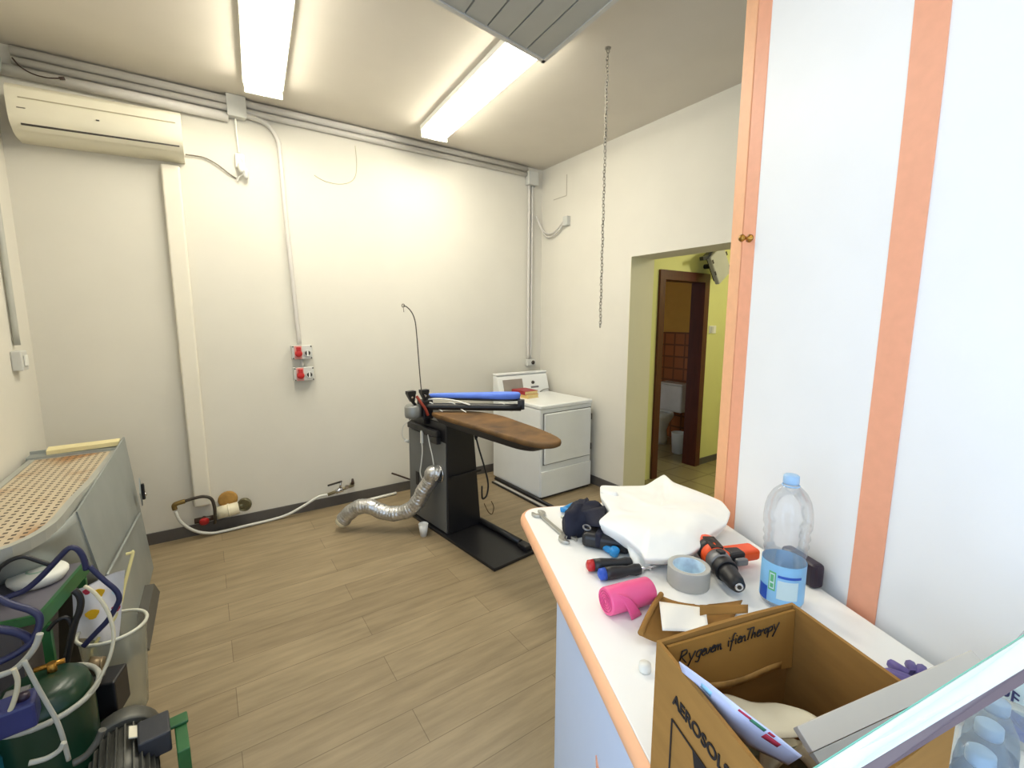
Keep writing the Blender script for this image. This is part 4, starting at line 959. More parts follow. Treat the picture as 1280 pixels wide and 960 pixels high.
obj('shank', MB().hexa([(-lw_/2+.026, -.0065, .001), (lw_/2-.033, -.008, .001), (lw_/2-.033, .008, .001), (-lw_/2+.026, .0065, .001)], [(-lw_/2+.026, -.0055, .0085), (lw_/2-.033, -.007, .0085), (lw_/2-.033, .007, .0085), (-lw_/2+.026, .0055, .0085)]).bb(-lw_/2+.045, lw_/2-.05, -.003, .003, .0086, .0095), M_wrench, wrn, True, bevel=.0015)

def lump(cu, cvv, prof_r, h, seed, rz=0, sx=1, sy=1, ns=28, nr=9, amp=.14, flat=1.6):
    """a crumpled cloth-like heap with a closed base"""
    mb = MB(); c0 = cv(cu, cvv, ZT_); rng = random.Random(seed); ph = [rng.uniform(0, 6.28) for _ in range(6)]
    vs = []; fs = []
    for i in range(nr+1):
        f = i/nr
        for k in range(ns):
            a = 2*PI*k/ns
            rad = prof_r*(1+amp*math.sin(2*a+ph[0])+amp*.7*math.sin(3*a+ph[1])+amp*.5*math.sin(5*a+ph[2]))*(1-.12*math.sin(PI*f)*0)
            rr_ = rad*math.cos(f*PI/2)**.7 if i < nr else 0
            z_ = h*(math.sin(f*PI/2)**flat)*(1+.16*math.sin(3*a+ph[3])*math.cos(f*PI/2)+.10*math.sin(5*a+ph[4]+f*3)*math.cos(f*PI/2))
            p = Vector((rr_*math.cos(a)*sx, rr_*math.sin(a)*sy, z_))
            p = p*(1 + .16*noise.noise(p*38+Vector((seed, 0, 0)))*(1 if i else 0)); vs.append(c0 + Matrix.Rotation(rz, 3, 'Z') @ p)
    for i in range(nr):
        for k in range(ns): fs.append((i*ns+k, i*ns+(k+1) % ns, (i+1)*ns+(k+1) % ns, (i+1)*ns+k))
    mb.add(vs, fs, True); mb.f.append(list(range(ns-1, -1, -1))); mb.sm.append(False)
    return mb
def draped(top_pix, ztop, zfun, skirt, name, m, parent=None):
    """a folded cloth: an outline at its own height, bulging top, sides falling to the counter"""
    P = [at(px, py, z=zt) for (px, py, zt) in top_pix]
    # refine
    N_ = len(P); out = []
    for i in range(N_):
        p0, p1, p2, p3 = P[i-1], P[i], P[(i+1) % N_], P[(i+2) % N_]
        for k in range(5):
            tt = k/5
            cr_ = .5*((2*p1)+(p2-p0)*tt+(2*p0-5*p1+4*p2-p3)*tt*tt+(3*p1-p0-3*p2+p3)*tt**3)
            out.append(cr_*.25+(p1.lerp(p2, tt))*.75)
    c = sum(out, Vector())/len(out)
    n_ = len(out); rings = []
    rings.append([Vector((p.x+(c.x-p.x)*skirt, p.y+(c.y-p.y)*skirt, ZT_)) for p in out])
    rings.append([Vector((p.x+(c.x-p.x)*skirt*.45, p.y+(c.y-p.y)*skirt*.45, ZT_+(p.z-ZT_)*.5)) for p in out])
    rings.append([p.copy() for p in out])
    for f in (.05, .12, .22, .34, .48, .62, .76, .88, 1.0):
        g = []
        for p in out:
            q = p.lerp(c, f); e_ = min(1, f/.45); e_ = e_*e_*(3-2*e_)
            q.z = p.z*(1-e_)+ztop*e_ + zfun(q, f)
            g.append(q)
        rings.append(g)
    mb = MB(); vs = [q for g in rings for q in g]; fs = []
    for i in range(len(rings)-1):
        for k in range(n_): fs.append((i*n_+k, i*n_+(k+1) % n_, (i+1)*n_+(k+1) % n_, (i+1)*n_+k))
    mb.add(vs, fs, True); mb.f.append(list(range(n_-1, -1, -1))); mb.sm.append(False)
    return obj(name, mb, m, parent)
# white cloth bundle
def cz(q, f): return (.014*noise.noise(Vector((q.x*9, q.y*9, 3))) + .005*noise.noise(Vector((q.x*26+q.y*10, q.y*26, 1))))*min(1, f*4)+.006*min(1, f*6)
wcl = thing('white_cloth_bundle', 'folded white cloth bundle heaped on the counter beside the drill', 'cloth', cv(1.19, .70, ZT_))
draped([(749, 606, 1.035), (772, 607, 1.03), (806, 606, 1.035), (830, 592, 1.05), (842, 602, 1.05), (872, 613, 1.045), (904, 626, 1.03), (915, 640, 1.015), (910, 655, 1.01), (890, 668, 1.005), (878, 684, 1.0), (862, 694, .995), (835, 700, .995), (806, 700, .995), (800, 690, 1.0), (780, 672, 1.02), (746, 652, 1.03), (761, 638, 1.035), (749, 620, 1.035)], 1.03, cz, .20, 'folded_cloth', M_fabric, wcl).modifiers.new('sub', 'SUBSURF').render_levels = 2
# the cloth's hanging front corner with its shaded fold
fo = []
def foldf(s, t_):
    a = at(778+30*s, 667+ -2*s + 8*s, z=1.005); b = at(792+20*s, 711-2*s, z=ZC+.004)
    p = a.lerp(b, t_); p += Vector((-.012, -.018, 0))*math.sin(PI*s*2)*.5 + Vector((-.010, -.014, 0))
    return p
obj('hanging_fold', MB().grid(foldf, 10, 6), M_fabric, wcl, solid=.002)
obj('rolled_corner', MB().lathe([(.007, 0), (.013, .004), (.013, .05), (.006, .055)], at(752, 616, z=1.035), (at(800, 622, z=1.035)-at(752, 612, z=1.035)).to_track_quat('Z', 'Y').to_matrix(), 16), M_fabric, wcl)
# dark cloth pouch and black holster
pc = thing('tool_pouch', 'crumpled navy cloth pouch on the counter left of the white cloth', 'pouch', cv(1.30, .46, ZT_))
obj('pouch_cloth', lump(1.285, .468, .072, .088, 5, .3, 1.15, .72, flat=.75), M_navy, pc)
obj('pouch_flap', MB().grid(lambda s, t_: at(722+36*s+6*t_*(1-s), 640+18*t_-8*s*(1-t_), z=1.015+.02*math.sin(PI*s)-.05*t_*(1-s)), 8, 6), M_navy, pc, solid=.004)
hs = thing('black_holster', 'black tool holster lying in front of the white cloth', 'holster', cv(1.12, .47, ZT_))
h0 = cv(1.20, .44, ZT_+.022); h1 = cv(1.125, .555, ZT_+.022); hd = (h1-h0).normalized(); hr = math.atan2(hd.y, hd.x)
obj('holster_body', MB().box((h0+h1)/2, ((h1-h0).length, .062, .043), rotm(rz=hr)), M_blackplastic, hs, bevel=.014, bseg=3)
obj('holster_strap', MB().box((h0+h1)/2+Vector((0, 0, .008))-hd*.02, (.018, .066, .044), rotm(rz=hr)), M_navy, hs, bevel=.006)
obj('buckle', MB().torus(h0+hd*.01+Vector((0, 0, .027)), .011, .003, rotm(rx=.3), 16, 6), M_greytool, hs)
# blue handled tools
def blade(pts, r, m, nm, par): return obj(nm, MB().tube(pts, r, 10, 5), m, par)
pl = thing('pliers', 'pliers with two blue handles beside the navy pouch at the far counter end', 'pliers', cv(1.36, .45, ZT_))
blade([at(722, 629, z=ZC+.018), at(714, 632, z=ZC+.016), at(706, 636, z=ZC+.012), at(701, 637, z=ZC+.011)], .0085, M_bluerubber, 'handle', pl)
blade([at(701, 637, z=ZC+.013), at(709, 638, z=ZC+.014), at(716, 643, z=ZC+.014), at(724, 651, z=ZC+.014)], .0085, M_bluerubber, 'handle', pl)
obj('jaw', MB().tube([at(702, 646, z=ZC+.006), at(712, 650, z=ZC+.006), at(722, 658, z=ZC+.006)], .0055, 8), mat('pale_tool_steel', (206, 206, 190), .4, .3), pl)
ct_ = thing('cutter', 'cutter with a curved blue handle below the black holster', 'cutter', cv(1.16, .48, ZT_))
blade([at(740, 664, z=ZC+.012), at(747, 674, z=ZC+.012), at(757, 684, z=ZC+.012), at(767, 690, z=ZC+.012)], .010, M_bluerubber, 'handle', ct_)
obj('handle_end', MB().lathe([(.008, -.012), (.013, -.008), (.0135, .01), (.008, .014)], at(768, 690, z=ZC+.015), rotm(rx=.2), 16), M_bluerubber, ct_)
# screwdrivers
def screwdriver(label, p_end, p_neck, p_tip, m_end, r):
    a = at(*p_end, z=ZC+r+.0008); b = at(*p_neck, z=ZC+r+.0008); c = at(*p_tip, z=ZC+r*.6)
    t = thing('screwdriver', label, 'screwdriver', ((a.x+b.x)/2, (a.y+b.y)/2, ZT_), 0, 'screwdrivers on the counter')
    q = (b-a).to_track_quat('Z', 'Y').to_matrix(); l_ = (b-a).length
    obj('end_cap', MB().lathe([(r*.45, -.004), (r*.85, 0), (r*.95, l_*.12)], a, q, 16), m_end, t)
    obj('handle', MB().lathe([(r*.96, l_*.121), (r, l_*.3), (r*.86, l_*.55), (r*.72, l_*.68), (r*.9, l_*.85), (r*.8, l_*.97), (r*.4, l_)], a, q, 16), M_blackplastic, t)
    obj('shaft', MB().cyl(b-(b-a)*.02, c, .0032, seg=10), M_chrome, t)
screwdriver('screwdriver with a red ended black handle nearer the white cloth', (735, 707), (790, 703), (842, 697), M_red, .0165)
screwdriver('screwdriver with a blue ended black handle next to the pink roll', (750, 718), (801, 711), (846, 703), M_labeldeep, .0165)
# pink bag roll
a = at(757, 752, z=ZC+.031); b = at(812, 737, z=ZC+.031); 
pr = thing('bag_roll', 'pink roll of plastic bags lying on the counter', 'bag roll', ((a.x+b.x)/2, (a.y+b.y)/2, ZT_))
q = (b-a).to_track_quat('Z', 'Y').to_matrix(); l_ = (b-a).length
obj('roll', MB().lathe([(.0285, 0), (.030, .004), (.0302, l_*.5), (.0295, l_-.004), (.026, l_)], a, q, 28), M_pink, pr)
sp_ = MB()
for rr_ in (.006, .0115, .017, .0225): sp_.torus(a-(b-a).normalized()*.0003, rr_, .0014, q, 24, 5)
obj('roll_spiral', sp_, M_pinkdark, pr)
ax_ = (b-a).normalized(); side = Vector((ax_.y, -ax_.x, 0))
def tailf(s, t_):
    e0 = at(768+10*s, 742+3*s, z=ZC+.055); e1 = at(790+12*s, 775-7*s, z=ZC+.003)
    p = e0.lerp(e1, t_); p.z += .012*math.sin(PI*t_); return p
obj('loose_end', MB().grid(tailf, 6, 8), M_pink, pr, solid=.002)
# duct tape
tc2 = cv(.955, .628, ZT_)
tp_ = thing('tape_roll', 'roll of grey duct tape standing on its side face by the drill', 'tape', tc2)
obj('tape', MB().lathe([(.0385, 0), (.050, 0), (.0502, .048), (.0385, .048), (.0385, 0)], tc2, rotm(), 36, cap=False), M_tape, tp_, bevel=.001)
obj('core', MB().lathe([(.0365, .0005), (.0382, .0005), (.0382, .0475), (.0365, .0475), (.0365, .0005)], tc2, rotm(), 32, cap=False), M_tapecore, tp_, label='pale printed cardboard core')
# drill
dl = thing('cordless_drill', 'orange and black cordless drill lying with its chuck toward the box', 'drill', cv(.96, .74, ZT_))
n0 = cv(.868, .704, ZC+.034); n1 = cv(1.06, .745, ZC+.036); dax = (n1-n0).normalized(); qd = dax.to_track_quat('Z', 'Y').to_matrix()
obj('chuck', MB().lathe([(.0105, 0), (.016, .003), (.0205, .02), (.022, .045), (.0235, .05), (.0235, .062)], n0, qd, 24), M_blackplastic, dl)
obj('chuck_bore', MB().lathe([(.0095, -.0012), (.0095, .001)], n0, qd, 16).torus(n0+dax*.0004, .0085, .002, qd, 16, 6), M_chrome, dl)
obj('bore_hole', MB().lathe([(.005, -.002), (.005, 0)], n0-dax*.0006, qd, 12), M_dark, dl)
obj('clutch_ring', MB().lathe([(.027, .0625), (.0285, .066), (.0285, .088), (.0265, .09)], n0, qd, 24), M_blackplastic, dl)
obj('gear_case', MB().lathe([(.0275, .0905), (.030, .1), (.0305, .122)], n0, qd, 20), M_greytool, dl)
obj('housing', MB().lathe([(.031, .1225), (.0325, .14), (.032, .18), (.028, .205), (.012, .214)], n0, qd, 20), M_orangetool, dl)
obj('motor_band', MB().lathe([(.0333, .15), (.0333, .178)], n0, qd, 20).box(n0+dax*.155+Vector((0, 0, .026)), (.03, .06, .012), rotm(rz=math.atan2(dax.y, dax.x)+PI/2)), M_blackplastic, dl)
g0 = n0+dax*.135; gdir = (CV*.98+CU*.02).normalized()
gq = rotm(rz=math.atan2(gdir.y, gdir.x))
obj('handle', MB().hexa([g0+gq@Vector((.02, -.024, -.016)), g0+gq@Vector((.125, -.018, -.015)), g0+gq@Vector((.125, .030, -.015)), g0+gq@Vector((.02, .026, -.016))], [g0+gq@Vector((.02, -.024, .016)), g0+gq@Vector((.125, -.018, .015)), g0+gq@Vector((.125, .030, .015)), g0+gq@Vector((.02, .026, .016))]), M_orangetool, dl, bevel=.009, bseg=3)
obj('grip', MB().hexa([g0+gq@Vector((.026, -.028, -.0175)), g0+gq@Vector((.075, -.0235, -.017)), g0+gq@Vector((.075, .012, -.017)), g0+gq@Vector((.026, .016, -.0175))], [g0+gq@Vector((.026, -.028, .0175)), g0+gq@Vector((.075, -.0235, .017)), g0+gq@Vector((.075, .012, .017)), g0+gq@Vector((.026, .016, .0175))]), M_blackplastic, dl, bevel=.008)
obj('trigger', MB().box(g0+gq@Vector((.050, -.036, 0)), (.034, .016, .018), gq), M_greytool, dl, bevel=.005)
obj('selector', MB().box(n0+dax*.105+Vector((0, 0, .031)), (.016, .02, .008), gq), M_blackplastic, dl, bevel=.002)
# water bottle
bc = cv(.845, .797, ZT_)
wb = thing('water_bottle', 'tall clear water bottle with a light blue label near the wardrobe panel', 'bottle', bc)
prof = [(.0, .004), (.030, .0), (.042, .006), (.0445, .018), (.0445, .105), (.043, .112), (.0405, .120), (.044, .130), (.0425, .140), (.0460, .148), (.0425, .158), (.0475, .168), (.0440, .179), (.0490, .192), (.049, .210), (.0475, .230), (.043, .250), (.034, .268), (.022, .280), (.0145, .286), (.0135, .292)]
obj('bottle_body', MB().lathe(prof, bc, rotm(), 36, cap=False), M_clear, wb)
obj('cap', MB().lathe([(.0155, 0), (.0165, .004), (.016, .018), (.013, .0205), (0, .0205)], bc+Vector((0, 0, .288)), rotm(), 24), M_capblue, wb)
obj('neck_ring', MB().torus(bc+Vector((0, 0, .284)), .0165, .002, None, 24, 6), M_capblue, wb)
def band(c, r, z0, z1, a0, a1, m, nm, par, n=16):
    mb = MB().grid(lambda s, t_: c+Vector((r*math.cos(a0+(a1-a0)*s), r*math.sin(a0+(a1-a0)*s), z0+(z1-z0)*t_)), n, 1)
    return obj(nm, mb, m, par)
lb = band(bc, .0452, .016, .108, 0, 2*PI, M_labelblue, 'label', wb, 36)
va = math.atan2(-bc.y, -bc.x)   # side that faces the viewer
lbg = band(bc, .0455, .045, .09, va-.62, va-.28, M_labelgreen, 'green_field', wb, 6)
band(bc, .0457, .049, .086, va-.57, va-.33, M_labelpale, 'print_column', lbg, 6)
band(bc, .0459, .066, .083, va-.53, va-.37, M_labelgreen, 'print_mark', lbg, 4); band(bc, .0459, .052, .062, va-.53, va-.37, M_labelgreen, 'print_mark', lbg, 4)
band(bc, .0455, .030, .074, va-.2, va+.75, M_labelpale, 'pale_field', wb, 10)
band(bc, .0455, .080, .086, va-.2, va+.9, M_labeldeep, 'blue_line', wb, 10)
band(bc, .0456, .016, .05, va-1.2, va-.66, M_labeldeep, 'deep_blue_corner', wb, 6)
# dark case behind the bottle
dc = cv(.925, .925, ZT_)
cs = thing('dark_case', 'dark purple case standing behind the clear water bottle', 'case', dc, CROT)
obj('case_shell', MB().box((0, 0, .031), (.11, .034, .062), None), M_darkpurple, cs, True, bevel=.01, bseg=3)
obj('case_clasp', MB().box((-.02, .0185, .035), (.02, .006, .014)), M_greytool, cs, True)
# brown cardboard sheet with receipts behind the box
bsx = thing('brown_wrapper', 'curled piece of brown paper lying behind the carton', 'wrapper', cv(.78, .50, ZT_))
def wrapf(s, t_):
    p = at(800+(826-800)*t_+(905-800)*s*(1-t_)+(928-826)*s*t_, 806-(806-753)*t_+(2*s*(1-t_)), z=ZC+.004)
    p.z = ZC+.003+.022*abs(2*s-1)**2*(1-.5*s)+.006*math.sin(t_*4); return p
obj('brown_sheet', MB().grid(wrapf, 14, 8), M_card, bsx, solid=.0018)
obj('rolled_edge', MB().tube([Vector(wrapf(0, 0))+Vector((0, 0, .004)), Vector(wrapf(0, .5))+Vector((0, 0, .004)), Vector(wrapf(0, 1))+Vector((0, 0, .004))], .006, 10), M_card, bsx)
obj('torn_flap', MB().grid(lambda s, t_: at(875+60*s, 770-14*t_-4*s*(1-t_), z=ZC+.03+.02*t_*(1-s)), 8, 4), M_card, bsx, solid=.0018)
rc = thing('receipt', 'crumpled white receipt lying on the brown paper behind the carton', 'receipt', cv(.80, .53, ZC+.02))
obj('receipt_paper', MB().grid(lambda s, t_: at(824+58*s-16*t_*(1-s)*0+4*t_, 752+8*s+(36-6*s)*t_, z=ZC+.036+.006*math.sin(5*s+2*t_)), 10, 8), M_paper, rc, solid=.001)
tag(obj('small_white_cap', MB().lathe([(.011, 0), (.012, .002), (.011, .014), (0, .015)], at(806, 838, z=ZT_), rotm(), 16), M_whiteplastic), 'small white cap on the counter left of the carton', 'cap')
# purple film
pf = thing('purple_glove', 'crumpled purple plastic glove on the counter between the carton and the panel', 'glove', cv(.58, .83, ZT_))
obj('glove_palm', lump(.575, .815, .045, .03, 9, 2.0, 1.5, .75, amp=.22), M_purple, pf)
for k, (px, py, qx, qy) in enumerate(((1135, 843, 1114, 830), (1142, 842, 1138, 831), (1150, 846, 1152, 836))):
    obj('glove_finger', MB().tube([at(px, py, z=ZC+.014), at((px+qx)/2, (py+qy)/2, z=ZC+.016), at(qx, qy, z=ZC+.012)], .009, 8), M_purple, pf)

# ------------------------------------------------------------------ carton
KA, KB, KC, KD = (.503, .29), (.542, .532), (.334, .545), (.280, .302)
ZB = 1.18
bx = thing('aerosol_carton', 'open brown cardboard carton with AEROSOLS print on the counter front', 'carton', cv(.41, .42, ZT_))
def wall_(p, q, th, z0, z1, m, nm, dip=0):
    a, b = Vector((p[0], p[1])), Vector((q[0], q[1])); d = (b-a).normalized(); n_ = Vector((-d.y, d.x))*th
    cen = Vector((.415, .417))
    if (cen-a).dot(n_) < 0: n_ = -n_
    mb = MB(); N_ = 10
    for i in range(N_+1):
        f = i/N_; pp = a.lerp(b, f); zz = z1 - dip*math.sin(PI*f)
        for (o_, z_) in ((0, z0), (0, zz), (1, zz), (1, z0)): mb.v.append(cv(pp.x+n_.x*o_, pp.y+n_.y*o_, z_))
    for i in range(N_):
        s_ = 4*i; e_ = s_+4
        for k in range(4): mb.f.append([s_+k, e_+k, e_+(k+1) % 4, s_+(k+1) % 4]); mb.sm.append(False)
    mb.f.append([0, 1, 2, 3]); mb.sm.append(False); mb.f.append([4*N_+3, 4*N_+2, 4*N_+1, 4*N_]); mb.sm.append(False)
    return obj(nm, mb, m, bx)
wl = wall_(KD, KA, .005, ZT_+.004, ZB, M_card, 'printed_side')
wr_ = wall_(KA, KB, .005, ZT_+.004, ZB, M_card, 'far_side', -.003)
wall_(KB, KC, .005, ZT_+.004, ZB, M_card, 'right_side', .0)
wall_(KC, KD, .005, ZT_+.004, ZB, M_card, 'near_side', .012)
obj('carton_floor', MB().prism([cv(*k, ZT_) for k in (KA, KB, KC, KD)], (0, 0, .0038)), M_card, bx)
# folded-in flap against the far side
fa = Vector(KA).lerp(Vector(KB), .04); fb_ = Vector(KA).lerp(Vector(KB), .97); inn = Vector((-.0075, .0012)); inn2 = Vector((-.011, .002))
fm = MB(); zlo = lambda f: ZB-.085-.012*f+.004*math.sin(9*f)
for i in range(11):
    f = i/10; p = fa.lerp(fb_, f)
    for o_, z_ in ((inn, ZB-.004), (inn2, ZB-.004), (inn2*1.25, zlo(f)), (inn*1.3, zlo(f))): fm.v.append(cv(p.x+o_.x, p.y+o_.y, z_))
for i in range(10):
    for k in range(4): fm.f.append([4*i+k, 4*i+4+k, 4*i+4+(k+1) % 4, 4*i+(k+1) % 4]); fm.sm.append(False)
fm.f.append([0, 1, 2, 3]); fm.sm.append(False); fm.f.append([43, 42, 41, 40]); fm.sm.append(False)
obj('inner_flap', fm, M_cardin, bx)
# handwriting on the flap: strokes on the inner face
hwX = (cv(*KB, 0)-cv(*KA, 0)).normalized()
hw0 = cv(fa.x+inn2.x*1.06-.0012, fa.y+inn2.y, ZB-.004)
G = {
 'R': (.75, [[(0, 0), (.1, 1)], [(.05, .95), (.45, 1.0), (.5, .7), (.1, .5)], [(.1, .5), (.6, -.1)]]),
 'y': (.6, [[(0, .6), (.18, .1)], [(.5, .65), (.05, -.5)]]),
 'g': (.5, [[(.45, .6), (.1, .5), (.05, .15), (.3, .05), (.45, .4)], [(.45, .6), (.3, -.35), (.05, -.3)]]),
 'e': (.36, [[(0, .25), (.3, .4), (.2, .58), (.02, .3), (.12, 0), (.36, .1)]]),
 'u': (.45, [[(0, .5), (.08, .05), (.25, .1), (.33, .5)], [(.33, .5), (.45, .05)]]),
 'n': (.45, [[(0, .5), (.05, 0)], [(.05, .3), (.25, .5), (.32, .02), (.45, .1)]]),
 'm': (.6, [[(0, .5), (.05, 0)], [(.05, .3), (.2, .5), (.26, .02)], [(.26, .3), (.42, .5), (.48, .02), (.6, .1)]]),
 'i': (.22, [[(.02, .5), (.08, 0)], [(.05, .75), (.07, .7)]]),
 'f': (.45, [[(.4, .95), (.2, .9), (.12, -.45)], [(-.02, .4), (.32, .45)]]),
 'T': (.5, [[(-.05, .95), (.5, 1.0)], [(.25, .97), (.15, 0)]]),
 'h': (.45, [[(.06, 1), (0, 0)], [(.02, .3), (.25, .48), (.32, 0)]]),
 'r': (.34, [[(0, .5), (.05, 0)], [(.05, .3), (.28, .5)]]),
 'a': (.45, [[(.35, .45), (.1, .45), (.03, .15), (.2, .02), (.35, .35)], [(.35, .45), (.42, .02)]]),
 'p': (.45, [[(0, .5), (-.03, -.4)], [(0, .4), (.3, .5), (.32, .15), (.02, .08)]]),
 ' ': (.5, [])}
hwm = MB(); xx = .0; sc_ = .0215; W_ = sum(G[c][0] for c in 'Rygeuem ifienTherapy'); k_x = .178/W_
for c in 'Rygeuem ifienTherapy':
    adv, strokes = G[c]
    for s_ in strokes:
        pts = [hw0 + hwX*(.018+(xx+x+y*.12)*k_x) + Vector((0, 0, -.027+.006*(xx/W_)+y*sc_*.8)) for x, y in s_]
        hwm.tube(pts, .00085, 5, 3)
    xx += adv
obj('handwriting', hwm, M_ink, bx)
tpm = MB().grid(lambda s, t_: cv(fa.lerp(fb_, .1+.8*s).x+inn2.x*1.26-.0012, fa.lerp(fb_, .1+.8*s).y+inn2.y, zlo(.1+.8*s)+.002+.012*t_), 12, 2)
obj('packing_tape', tpm, mat('clear_brown_tape', (190, 146, 84), .25, var=.3, scale=40), bx, solid=.0004)
# print on the side
sd_d = (cv(*KD, 0)-cv(*KA, 0)).normalized(); sn = Vector((sd_d.y, -sd_d.x, 0))
if sn.dot(cv(.41, .42, 0)-cv(*KA, 0)) > 0: sn = -sn
org = cv(*KA, 0) + sn*.0012
text_part('aerosols_print', 'AEROSOLS', .0215, org + sd_d*.043 + Vector((0, 0, ZB-.053)), sd_d, (0, 0, 1), M_ink, bx, .0004, bold=.0004, sx=.98)
def on_side(s, z): return org + sd_d*s + Vector((0, 0, z))
hzm = MB(); dcx, dcz, hr_ = .112, ZB-.135, .068
def bar(p, q, w):
    d = (q-p).normalized(); up = d.cross(sn).normalized()*w/2
    hzm.prism([p-up, q-up, q+up, p+up], sn*.0006)
L4 = [on_side(dcx-hr_, dcz+.06), on_side(dcx+hr_, dcz+.06), on_side(dcx+hr_, dcz-.076), on_side(dcx-hr_, dcz-.076)]
for i in range(4): bar(L4[i], L4[(i+1) % 4], .0025)
obj('hazard_outline', hzm, M_ink, bx)
obj('hazard_triangle', MB().prism([on_side(dcx-.026, dcz+.059), on_side(dcx+.012, dcz+.059), on_side(dcx+.03, dcz-.06), on_side(dcx+.005, dcz-.06)], sn*.0007), M_ink, bx)
# papers inside
lf = thing('leaflet', 'bluish printed leaflet sticking out of the carton at its printed side', 'leaflet', cv(.40, .33, 1.1))
def leaff(s, t_):
    # s runs along the leaflet, t_ across
    top = [(849, 827), (885, 853), (925, 885), (965, 915), (1002, 945)]
    bot = [(853, 840), (880, 872), (905, 905), (935, 932), (985, 956)]
    zt = [1.195, 1.20, 1.20, 1.19, 1.18]; zb_ = [1.18, 1.165, 1.155, 1.15, 1.15]
    x = s*4; i = min(int(x), 3); f = x-i
    L_ = lambda arr: Vector(arr[i]).lerp(Vector(arr[i+1]), f)
    a = L_(top); b = L_(bot)
    A = at(a.x, a.y, z=zt[i]*(1-f)+zt[i+1]*f); B = at(b.x, b.y, z=zb_[i]*(1-f)+zb_[i+1]*f)
    return A.lerp(B, t_)
obj('leaflet_sheet', MB().grid(leaff, 16, 6), M_bluepaper, lf, solid=.0012)
def leaf_patch(s0, s1, t0, t1, m, nm):
    def f_(s, t_): return leaff(s0+(s1-s0)*s, t0+(t1-t0)*t_) + (EYE-leaff(s0, t0)).normalized()*.0014
    obj(nm, MB().grid(f_, 3, 2), m, lf, solid=.0004)
leaf_patch(.50, .60, .05, .14, M_redink, 'red_print'); leaf_patch(.60, .72, .06, .18, M_greenink, 'green_print'); leaf_patch(.74, .86, .18, .4, M_redink, 'red_print')
leaf_patch(.74, .79, .05, .14, M_redink, 'red_print'); leaf_patch(.2, .3, .3, .6, mat('teal_tint', (150, 200, 226), .6), 'teal_print')
ep = thing('paper_bag', 'cream folded paper bag lying inside the carton', 'paper bag', cv(.40, .42, 1.0))
def bagp(s, t_):
    a = at(893+ (985-893)*s, 868+(884-868)*s, z=1.10); b = at(955+(1036-955)*s, 930-(930-909)*s, z=1.11)
    p = a.lerp(b, t_); p.z += .007*math.sin(PI*t_)*(1-.3*s)+.0025*math.sin(9*s); return p
obj('bag_sheet', MB().grid(bagp, 12, 8), mat('cream_paper', (226, 218, 192), .8, var=.03), ep, solid=.002)
ep2 = thing('paper_bag', 'second crumpled cream paper bag lower inside the carton', 'paper bag', cv(.37, .42, 1.0))
obj('bag_sheet', MB().grid(lambda s, t_: (lambda p: Vector((p.x, p.y, p.z+.014*math.sin(7*s+4*t_))))(at(950+75*s, 915+42*t_, z=1.04)), 14, 10), mat('cream_paper2', (212, 204, 178), .8, var=.04), ep2, solid=.002)
obj('bag_bottom', MB().grid(lambda s, t_: (lambda p: Vector((p.x, p.y, p.z+.012*math.sin(6*s+8*t_))))(at(930+110*s, 925+35*t_, z=1.02)), 12, 6), mat('green_grey_paper', (140, 140, 116), .8, var=.1), ep2, solid=.002)
# aluminium profile
pa = at(1005, 922, z=1.178); pb = at(1226, 824, z=1.228)
apx = thing('metal_profile', 'flat grey metal profile sticking out of the carton over its right side', 'profile', (pa.x, pa.y, 1.0))
d = (pb-pa).normalized(); vw = (EYE-(pa+pb)/2).normalized(); up_ = (d.cross(Vector((0, 0, 1)))); up_ = d.cross(vw).normalized()
if up_.z < 0: up_ = -up_
dep = up_.cross(d).normalized()
if dep.dot(vw) > 0: dep = -dep
def beam(a, b, w, th):
    return MB().hexa([a-up_*w/2, b-up_*w/2, b-up_*w/2+dep*th, a-up_*w/2+dep*th], [a+up_*w/2, b+up_*w/2, b+up_*w/2+dep*th, a+up_*w/2+dep*th])
# a flat bar seen on its broad face with a returned lower flange
m_ = MB().hexa([pa-up_*.012, pb-up_*.010, pb-up_*.010+dep*.012, pa-up_*.012+dep*.012], [pa+up_*.010, pb+up_*.010, pb+up_*.010+dep*.012, pa+up_*.010+dep*.012])
obj('profile_face', m_, M_greyprofile, apx, bevel=.001)
obj('profile_flange', MB().hexa([pa-up_*.022, pb-up_*.018, pb-up_*.018+dep*.006, pa-up_*.022+dep*.006], [pa-up_*.0125, pb-up_*.0105, pb-up_*.0105+dep*.012, pa-up_*.0125+dep*.012]), mat('grey_flange', (168, 164, 156), .45, .1), apx)
# glass pane with a thick polished edge
gl_ = thing('glass_pane', 'glass pane with a bright polished edge standing up out of the carton', 'glass pane', cv(.33, .5, 1.0))
Ea, Eb = at(985, 982, z=1.200), at(1300, 782, z=1.272)         # upper arris of the polished edge
Fa, Fb = at(1040, 982, z=1.194), at(1300, 824, z=1.266)        # lower arris
Ga, Gb = at(1074, 982, z=1.188), at(1300, 842, z=1.258)        # pane below it
bk_ = ((Ea+Eb)/2-EYE).normalized()*.008
obj('polished_edge', MB().hexa([Fa, Fb, Fb+bk_, Fa+bk_], [Ea, Eb, Eb+bk_, Ea+bk_]), M_glassedge, gl_, bevel=.001)
up2 = (Ea-Fa).normalized()*.002
obj('green_arris', MB().hexa([Ea+up2*.1, Eb+up2*.1, Eb+bk_+up2*.1, Ea+bk_+up2*.1], [Ea+up2*1.6, Eb+up2*1.6, Eb+bk_+up2*1.6, Ea+bk_+up2*1.6]), M_greenglass, gl_)
off = bk_*.3
